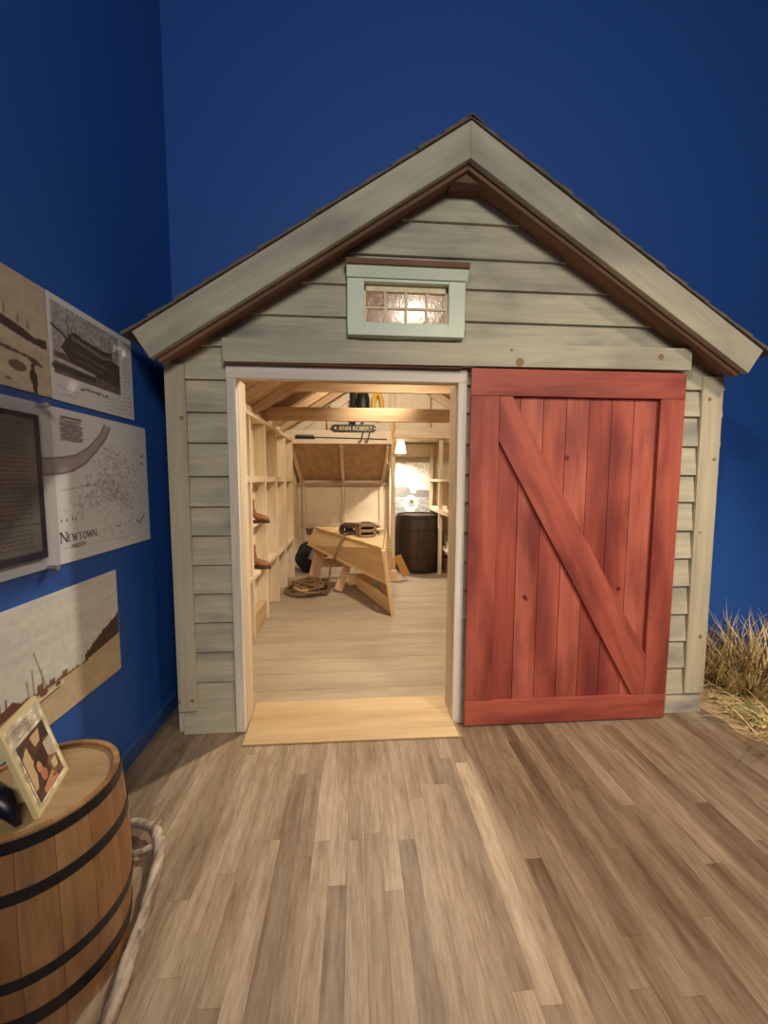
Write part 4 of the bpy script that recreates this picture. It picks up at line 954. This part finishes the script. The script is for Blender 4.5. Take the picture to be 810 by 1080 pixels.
cv.poly([(0.40, 0.285)] + [(x, 0.305 + 0.02 * n_) for x, n_ in zip(xs, nz)] + [(0.76, 0.30)], (122, 88, 58))
for x, h in ((0.60, 0.05), (0.53, 0.045), (0.47, 0.06)): cv.rect(x, 0.29, x + 0.03, 0.30 + h, (110, 78, 50), 0.9)
cv.line([(0.47, 0.25), (0.60, 0.265)], 0.012, (228, 218, 196), 0.9, a2); cv.line([(0.44, 0.215), (0.58, 0.245)], 0.006, (96, 66, 52), 0.9, a2)
cv.oval(0.50, 0.275, 0.02, 0.022, (110, 82, 66)); cv.oval(0.575, 0.275, 0.015, 0.016, (100, 74, 62))
for (a_, b_) in (((0.515, 0.30), (0.465, 0.62)), ((0.455, 0.32), (0.452, 0.50)), ((0.43, 0.32), (0.425, 0.44)), ((0.50, 0.32), (0.495, 0.46))): cv.line([a_, b_], 0.005, (130, 104, 84), 0.9, a2)
cv.poly([(0.0, 0.12), (0.30, 0.20), (0.40, 0.26), (0.40, 0.31), (0.36, 0.36), (0.33, 0.34), (0.20, 0.30), (0.0, 0.30)], (112, 66, 56)); cv.line([(0.2, 0.22), (0.42, 0.28)], 0.012, (206, 176, 150), 0.8, a2)
cv.line([(0.335, 0.34), (0.335, 0.40)], 0.006, (110, 70, 60), 1, a2); cv.line([(0.31, 0.34), (0.31, 0.39)], 0.006, (110, 70, 60), 1, a2)
cv.mottle(60, 15, 0.03, 30)
put(cv, p, y0, y1, z0, z1)
# acrylic text panel on stand-offs
ax0, ax1 = XL + 0.030, XL + 0.036
pn = thing('acrylic_text_panel', 'grey text panel behind clear acrylic with corner stand-offs on left wall', 'sign', (XL + 0.033, 1.25, 1.13))
MB().box((ax0, 0.90, 1.125), (ax1, 1.582, 1.803)).build('acrylic_sheet', M['acrylic'], pn, 0.001)
for y, z in ((1.560, 1.775), (1.560, 1.155)):
    b = MB(); b.tube([(XL + 0.0068, y, z), (ax1 + 0.006, y, z)], 0.011, 14); b.build('stand_off', plain('brushed_steel', (190, 190, 195), 0.3, 0.9), pn)
MB().box((XL + 0.016, 0.93, 1.20), (XL + 0.019, 1.545, 1.735)).build('panel_backing', M['navy'], pn)
cv = Canvas(150, 150, (128, 122, 114)); cv.mottle(5, 40, 0.12)
rg = np.random.RandomState(9)
for k in range(30):
    y = 0.95 - k * 0.031
    if 0.20 < y < 0.24: continue
    c_ = (84, 80, 78); x = 0.05
    while x < 0.93:
        w_ = 0.02 + rg.rand() * 0.05; cv.rect(x, y, min(x + w_, 0.94), y + 0.012, c_, 0.75); x += w_ + 0.012
cv.rect(0.0, 0.218, 1.0, 0.226, (50, 50, 60)); cv.rect(0, 0, 1, 0.012, (60, 60, 70))
cv.mesh('text_sheet', M['print'], pn, (XL + 0.0195, 0.95, 1.225), (0, 0.57, 0), (0, 0, 0.49))

# ================================================================== KEG WITH CARD IN THE FOREGROUND
KC = V((-0.935, 1.138, 0.0)); KH = 0.60
keg = barrel('keg', 'golden oak keg with four black hoops in front of left wall', KC, pr(0.195, 0.213, KH),
             [(0.565, 0.594), (0.435, 0.465), (0.20, 0.23), (0.075, 0.115)], [M['stave0'], M['stave1'], M['stave2']], M['hoop'], M['keghead'], 0.012, 16, 0.012)

KT = KH - 0.012
cd = thing('display_card', 'cream edged display card with photographs tilted back on the keg', 'card', (-0.88, 1.11, KT))
BL, BR = V((-0.850, 1.026, KT + 0.001)), V((-0.901, 1.206, KT + 0.001)); UP = V((-0.067, -0.019, 0.258))
r_ = BR - BL; n_ = r_.cross(UP).normalized()
mx = Matrix.Translation(BL) @ Matrix((r_.normalized(), UP.normalized(), n_)).transposed().to_4x4()
cw, ch = r_.length, UP.length
MB().box((0, 0, -0.014), (cw, ch, 0)).build('card_board', M['cream'], cd, 0.002, matrix=mx)
back = MB().hexa([(cw * 0.35, 0.02, -0.016), (cw * 0.65, 0.02, -0.016), (cw * 0.65, 0.03, -0.10), (cw * 0.35, 0.03, -0.10), (cw * 0.42, ch * 0.6, -0.015), (cw * 0.58, ch * 0.6, -0.015), (cw * 0.58, ch * 0.6, -0.02), (cw * 0.42, ch * 0.6, -0.02)])
back.build('easel_back', M['cream'], cd, 0.001, matrix=mx)
cv = Canvas(90, 130, (226, 214, 184)); a2 = cw / ch
cv.scribble(0.10, 0.80, 0.90, 0.95, 4, (150, 138, 124), 0.8, 2, 0.006)
cv.rect(0.10, 0.05, 0.93, 0.76, (92, 62, 48)); cv.mottle(9, 50, 0.25, 12)
cv.poly([(0.45, 0.72), (0.86, 0.73), (0.86, 0.62), (0.5, 0.58)], (214, 176, 132)); cv.poly([(0.78, 0.76), (0.93, 0.76), (0.93, 0.56), (0.66, 0.60)], (62, 46, 38))
cv.poly([(0.12, 0.60), (0.30, 0.68), (0.34, 0.40), (0.2, 0.2), (0.12, 0.2)], (216, 186, 140)); cv.oval(0.16, 0.70, 0.08, 0.05, (70, 66, 68))
cv.rect(0.70, 0.30, 0.96, 0.54, (222, 210, 186)); cv.scribble(0.72, 0.31, 0.94, 0.53, 6, (140, 126, 114), 0.8, 7, 0.006)
cv.poly([(0.28, 0.44), (0.40, 0.52), (0.66, 0.52), (0.66, 0.38), (0.46, 0.20), (0.30, 0.24)], (66, 44, 36))
cv.oval(0.40, 0.36, 0.07, 0.07, (214, 152, 116)); cv.oval(0.44, 0.25, 0.09, 0.07, (196, 130, 96)); cv.poly([(0.28, 0.12), (0.66, 0.20), (0.80, 0.14), (0.72, 0.06), (0.3, 0.05)], (208, 148, 102))
cv.poly([(0.62, 0.30), (0.70, 0.36), (0.93, 0.28), (0.93, 0.08), (0.80, 0.08), (0.66, 0.16)], (148, 100, 70)); cv.poly([(0.70, 0.28), (0.86, 0.28), (0.84, 0.16), (0.70, 0.18)], (222, 196, 144))
cv.line([(0.62, 0.12), (0.78, 0.10), (0.92, 0.20)], 0.010, (70, 44, 36), 0.9, a2)
cv.scribble(0.03, 0.04, 0.08, 0.60, 24, (130, 110, 84), 0.7, 12, 0.007)
W2 = mx @ Matrix.Translation((cw * 0.05, ch * 0.045, 0.0006))
cv.mesh('printed_image', M['print'], cd, W2.to_translation(), r_ * 0.90, UP * 0.91)
# dark blue telephone-like knob at the left edge of the keg
kn = thing('hand_tool', 'dark navy rounded handle lying at the left edge of the keg', 'tool', (-0.985, 1.03, KT))
b = MB(); b.tube([(-1.0, 1.03, KT + 0.05), (-0.97, 1.022, KT + 0.072), (-0.93, 1.01, KT + 0.068), (-0.897, 1.0, KT + 0.040), (-0.884, 1.0, KT + 0.009)], [0.034, 0.038, 0.030, 0.016, 0.007], 14)
b.build('handle', M['bluething'], kn, smooth=True)
# driftwood branch
dw = thing('driftwood_branch', 'curved grey driftwood branch lying on the floor around the keg', 'branch', (-0.75, 1.25, 0))
ctrl = [(-0.985, 1.60, 0.035), (-0.90, 1.575, 0.05), (-0.825, 1.53, 0.052), (-0.772, 1.45, 0.05), (-0.745, 1.36, 0.045), (-0.716, 1.24, 0.04), (-0.700, 1.13, 0.036), (-0.684, 1.03, 0.032), (-0.67, 0.94, 0.03), (-0.655, 0.82, 0.03)]
def spline(P, k=7):
    P = [V(p) for p in P]; Q = [P[0] * 2 - P[1]] + P + [P[-1] * 2 - P[-2]]; out = []
    for i in range(1, len(Q) - 2):
        for j in range(k):
            t = j / k; a, b_, c_, d_ = Q[i - 1], Q[i], Q[i + 1], Q[i + 2]
            out.append(0.5 * ((2 * b_) + (c_ - a) * t + (2 * a - 5 * b_ + 4 * c_ - d_) * t * t + (3 * b_ - a - 3 * c_ + d_) * t ** 3))
    return out + [P[-1]]
sp = spline(ctrl); rg = np.random.RandomState(2)
sp = [q + V((rg.randn() * 0.0015, rg.randn() * 0.0015, rg.randn() * 0.001)) for q in sp]
rr = [0.012 + 0.0075 * min(1, i / 14) + 0.0014 * math.sin(i * 0.47) + 0.002 * rg.rand() for i in range(len(sp))]
b = MB(); b.tube(sp, rr, 12); b.build('branch', M['driftwood'], dw, smooth=True)
b = MB(); b.tube([(-0.785, 1.48, 0.05), (-0.85, 1.47, 0.03), (-0.91, 1.46, 0.016)], [0.012, 0.011, 0.008], 9)
b.tube([(-0.79, 1.49, 0.055), (-0.77, 1.51, 0.085)], [0.009, 0.003], 8); b.tube([(-0.71, 1.18, 0.04), (-0.688, 1.165, 0.066)], [0.009, 0.003], 8); b.tube([(-0.83, 1.53, 0.055), (-0.812, 1.55, 0.085)], [0.009, 0.003], 8)
b.build('twig', M['driftwood'], dw, smooth=True)

# ================================================================== BEACH GRASS
def clump(label, c, n, h, spread, lean, mats, seed, name='beach_grass'):
    rg = np.random.RandomState(seed); b = MB()
    for i in range(n):
        a = rg.rand() * 6.283; r = 0.11 * math.sqrt(rg.rand()) * spread; base = V((c[0] + r * math.cos(a), c[1] + r * math.sin(a), 0.002))
        a2 = a + rg.randn() * 0.7; L = h * (0.45 + 0.65 * rg.rand()); k = lean * (0.25 + rg.rand()); w = 0.0030 + 0.0035 * rg.rand()
        dx, dy = math.cos(a2), math.sin(a2); droop = rg.rand() * 0.55 * k
        side = V((-dy, dx, 0)); twist = V((dx, dy, 0)) * 0.4 * rg.randn()
        side = (side + twist).normalized(); rows = []
        for j in range(6):
            t = j / 5.0
            p = base + V((dx, dy, 0)) * (L * k * t * (0.6 + 0.6 * t)) + V((0, 0, L * (t - droop * t * t * t)))
            p.z = max(p.z, 0.010 + 0.012 * (i % 5) / 5); p.y = min(p.y, YB - 0.02)
            if p.x < 2.30 and p.y > 2.2: p.x = 2.30
            ww = w * (1 - t) ** 0.7 + 0.0004
            rows.append((b.bm.verts.new(p - side * ww), b.bm.verts.new(p + side * ww)))
        b.mat(rg.randint(len(mats)))
        for q, s_ in zip(rows[:-1], rows[1:]): b.face([q[0], q[1], s_[1], s_[0]])
    o = b.build(name, [M[k] for k in mats], None)
    return tag(o, label, 'beach grass', 'beach grass clumps')
clump('tall dull brown beach grass clump at the back against the blue wall', (2.60, 2.57), 190, 0.50, 1.5, 0.55, ['grassdk', 'grassdk', 'grass'], 1)
clump('golden beach grass clump in the middle beside the shed corner', (2.70, 2.36), 300, 0.48, 1.1, 0.95, ['grass', 'straw', 'straw', 'grassdk'], 2)
clump('pale beach grass clump at the right edge of the sand', (2.98, 2.42), 300, 0.58, 1.4, 0.75, ['grass', 'straw', 'straw', 'grassdk'], 3)
clump('low olive green grass tuft in front of the golden clumps', (2.50, 1.93), 110, 0.22, 1.6, 1.7, ['grassgr', 'grassgr', 'straw'], 4)
rg = np.random.RandomState(8); b = MB()
for i in range(560):
    x, y = 2.45 + abs(rg.randn()) * 0.35, 2.12 + rg.randn() * 0.16
    y = min(y, 2.6); a = rg.randn() * 0.5 + 0.2; L = 0.10 + 0.22 * rg.rand(); z = 0.008 + 0.035 * rg.rand(); w = 0.002 + 0.002 * rg.rand()
    d = V((math.cos(a), math.sin(a) * 0.6, 0.06 * rg.randn())); s_ = V((-d.y, d.x, 0.3)) * w; p0 = V((x, y, z)) - d * L / 2; p1 = V((x, y, z)) + d * L / 2
    p0.z, p1.z = max(p0.z, 0.008), max(p1.z, 0.008); p0.x = max(p0.x, 2.3); mid = (p0 + p1) / 2 + V((0, 0, 0.012 * rg.rand()))
    b.mat(rg.randint(2)); v = [b.bm.verts.new(q) for q in (p0 - s_, p0 + s_, mid + s_, mid - s_, p1 + s_ * 0.3, p1 - s_ * 0.3)]
    b.face([v[0], v[1], v[2], v[3]]); b.face([v[3], v[2], v[4], v[5]])
tag(b.build('scattered_straw', [M['straw'], M['grass']], None), 'loose pale straw lying on the sand before the grass clumps', 'straw', kind='stuff')

# ================================================================== ROOM SPOTS AND ADDED FILL LIGHT
def spot(loc, aim, watts, col, deg, blend=0.6, size=0.12):
    l = bpy.data.lights.new('ceiling_or_fill_spot', 'SPOT'); l.energy = watts; l.color = col; l.spot_size = math.radians(deg); l.spot_blend = blend; l.shadow_soft_size = size
    o = bpy.data.objects.new('ceiling_or_fill_spot', l); COL.objects.link(o); o.location = loc
    o.rotation_euler = (V(aim) - V(loc)).to_track_quat('-Z', 'Y').to_euler(); return o
def area(loc, aim, watts, col, sx, sy):
    l = bpy.data.lights.new('fill_panel', 'AREA'); l.shape = 'RECTANGLE'; l.size = sx; l.size_y = sy; l.energy = watts; l.color = col
    o = bpy.data.objects.new('fill_panel', l); COL.objects.link(o); o.location = loc
    o.rotation_euler = (V(aim) - V(loc)).to_track_quat('-Z', 'Y').to_euler(); return o
spot((-0.9, -0.6, 4.1), (2.1, 2.2, 0.4), 170, (1.0, 0.82, 0.60), 52)
spot((2.6, -0.5, 4.1), (1.3, 1.9, 0.4), 170, (1.0, 0.82, 0.62), 62)
spot((2.6, -1.2, 4.3), (1.8, 1.4, 0.0), 520, (1.0, 0.82, 0.64), 56)
area((0.9, -2.3, 3.8), (0.9, 2.4, 1.5), 105, (1.0, 0.95, 0.86), 1.6, 0.8)  # added fill light from behind the camera, lifts the shed front
spot((0.3, 4.20, 2.76), (0.05, 7.0, 1.2), 95, (1.0, 0.88, 0.70), 118, 0.5, 0.06)  # added spot without a fixture inside the shed, brightens its back
w = bpy.data.worlds.new('World'); S.world = w; w.use_nodes = True
w.node_tree.nodes['Background'].inputs[0].default_value = (0.5, 0.55, 0.65, 1); w.node_tree.nodes['Background'].inputs[1].default_value = 0.05

# ================================================================== CAMERA
f, pitch, yaw, roll = 405.0, 0.0842318, 0.0741161, 0.0028025
cp, sp_, cy, sy, cr, sr = math.cos(pitch), math.sin(pitch), math.cos(yaw), math.sin(yaw), math.cos(roll), math.sin(roll)
fwd = V((sy * cp, cy * cp, -sp_)); right = V((cy, -sy, 0)); up = right.cross(fwd)
r2 = right * cr + up * sr; u2 = up * cr - right * sr
cam = bpy.data.cameras.new('Camera'); co = bpy.data.objects.new('Camera', cam); COL.objects.link(co)
cam.sensor_fit = 'HORIZONTAL'; cam.sensor_width = 36.0; cam.lens = 36.0 * f / 810.0; cam.clip_start = 0.05
co.matrix_world = Matrix.Translation((0, 0, 1.5)) @ Matrix((r2, u2, -fwd)).transposed().to_4x4()
S.camera = co
vs = S.view_settings; vs.view_transform = 'Standard'; vs.look = 'None'; vs.gamma = 1.0; vs.use_curve_mapping = False; vs.exposure = 0.0
S.cycles.use_denoising = True; S.cycles.max_bounces = 8; S.cycles.diffuse_bounces = 4; S.cycles.sample_clamp_indirect = 6
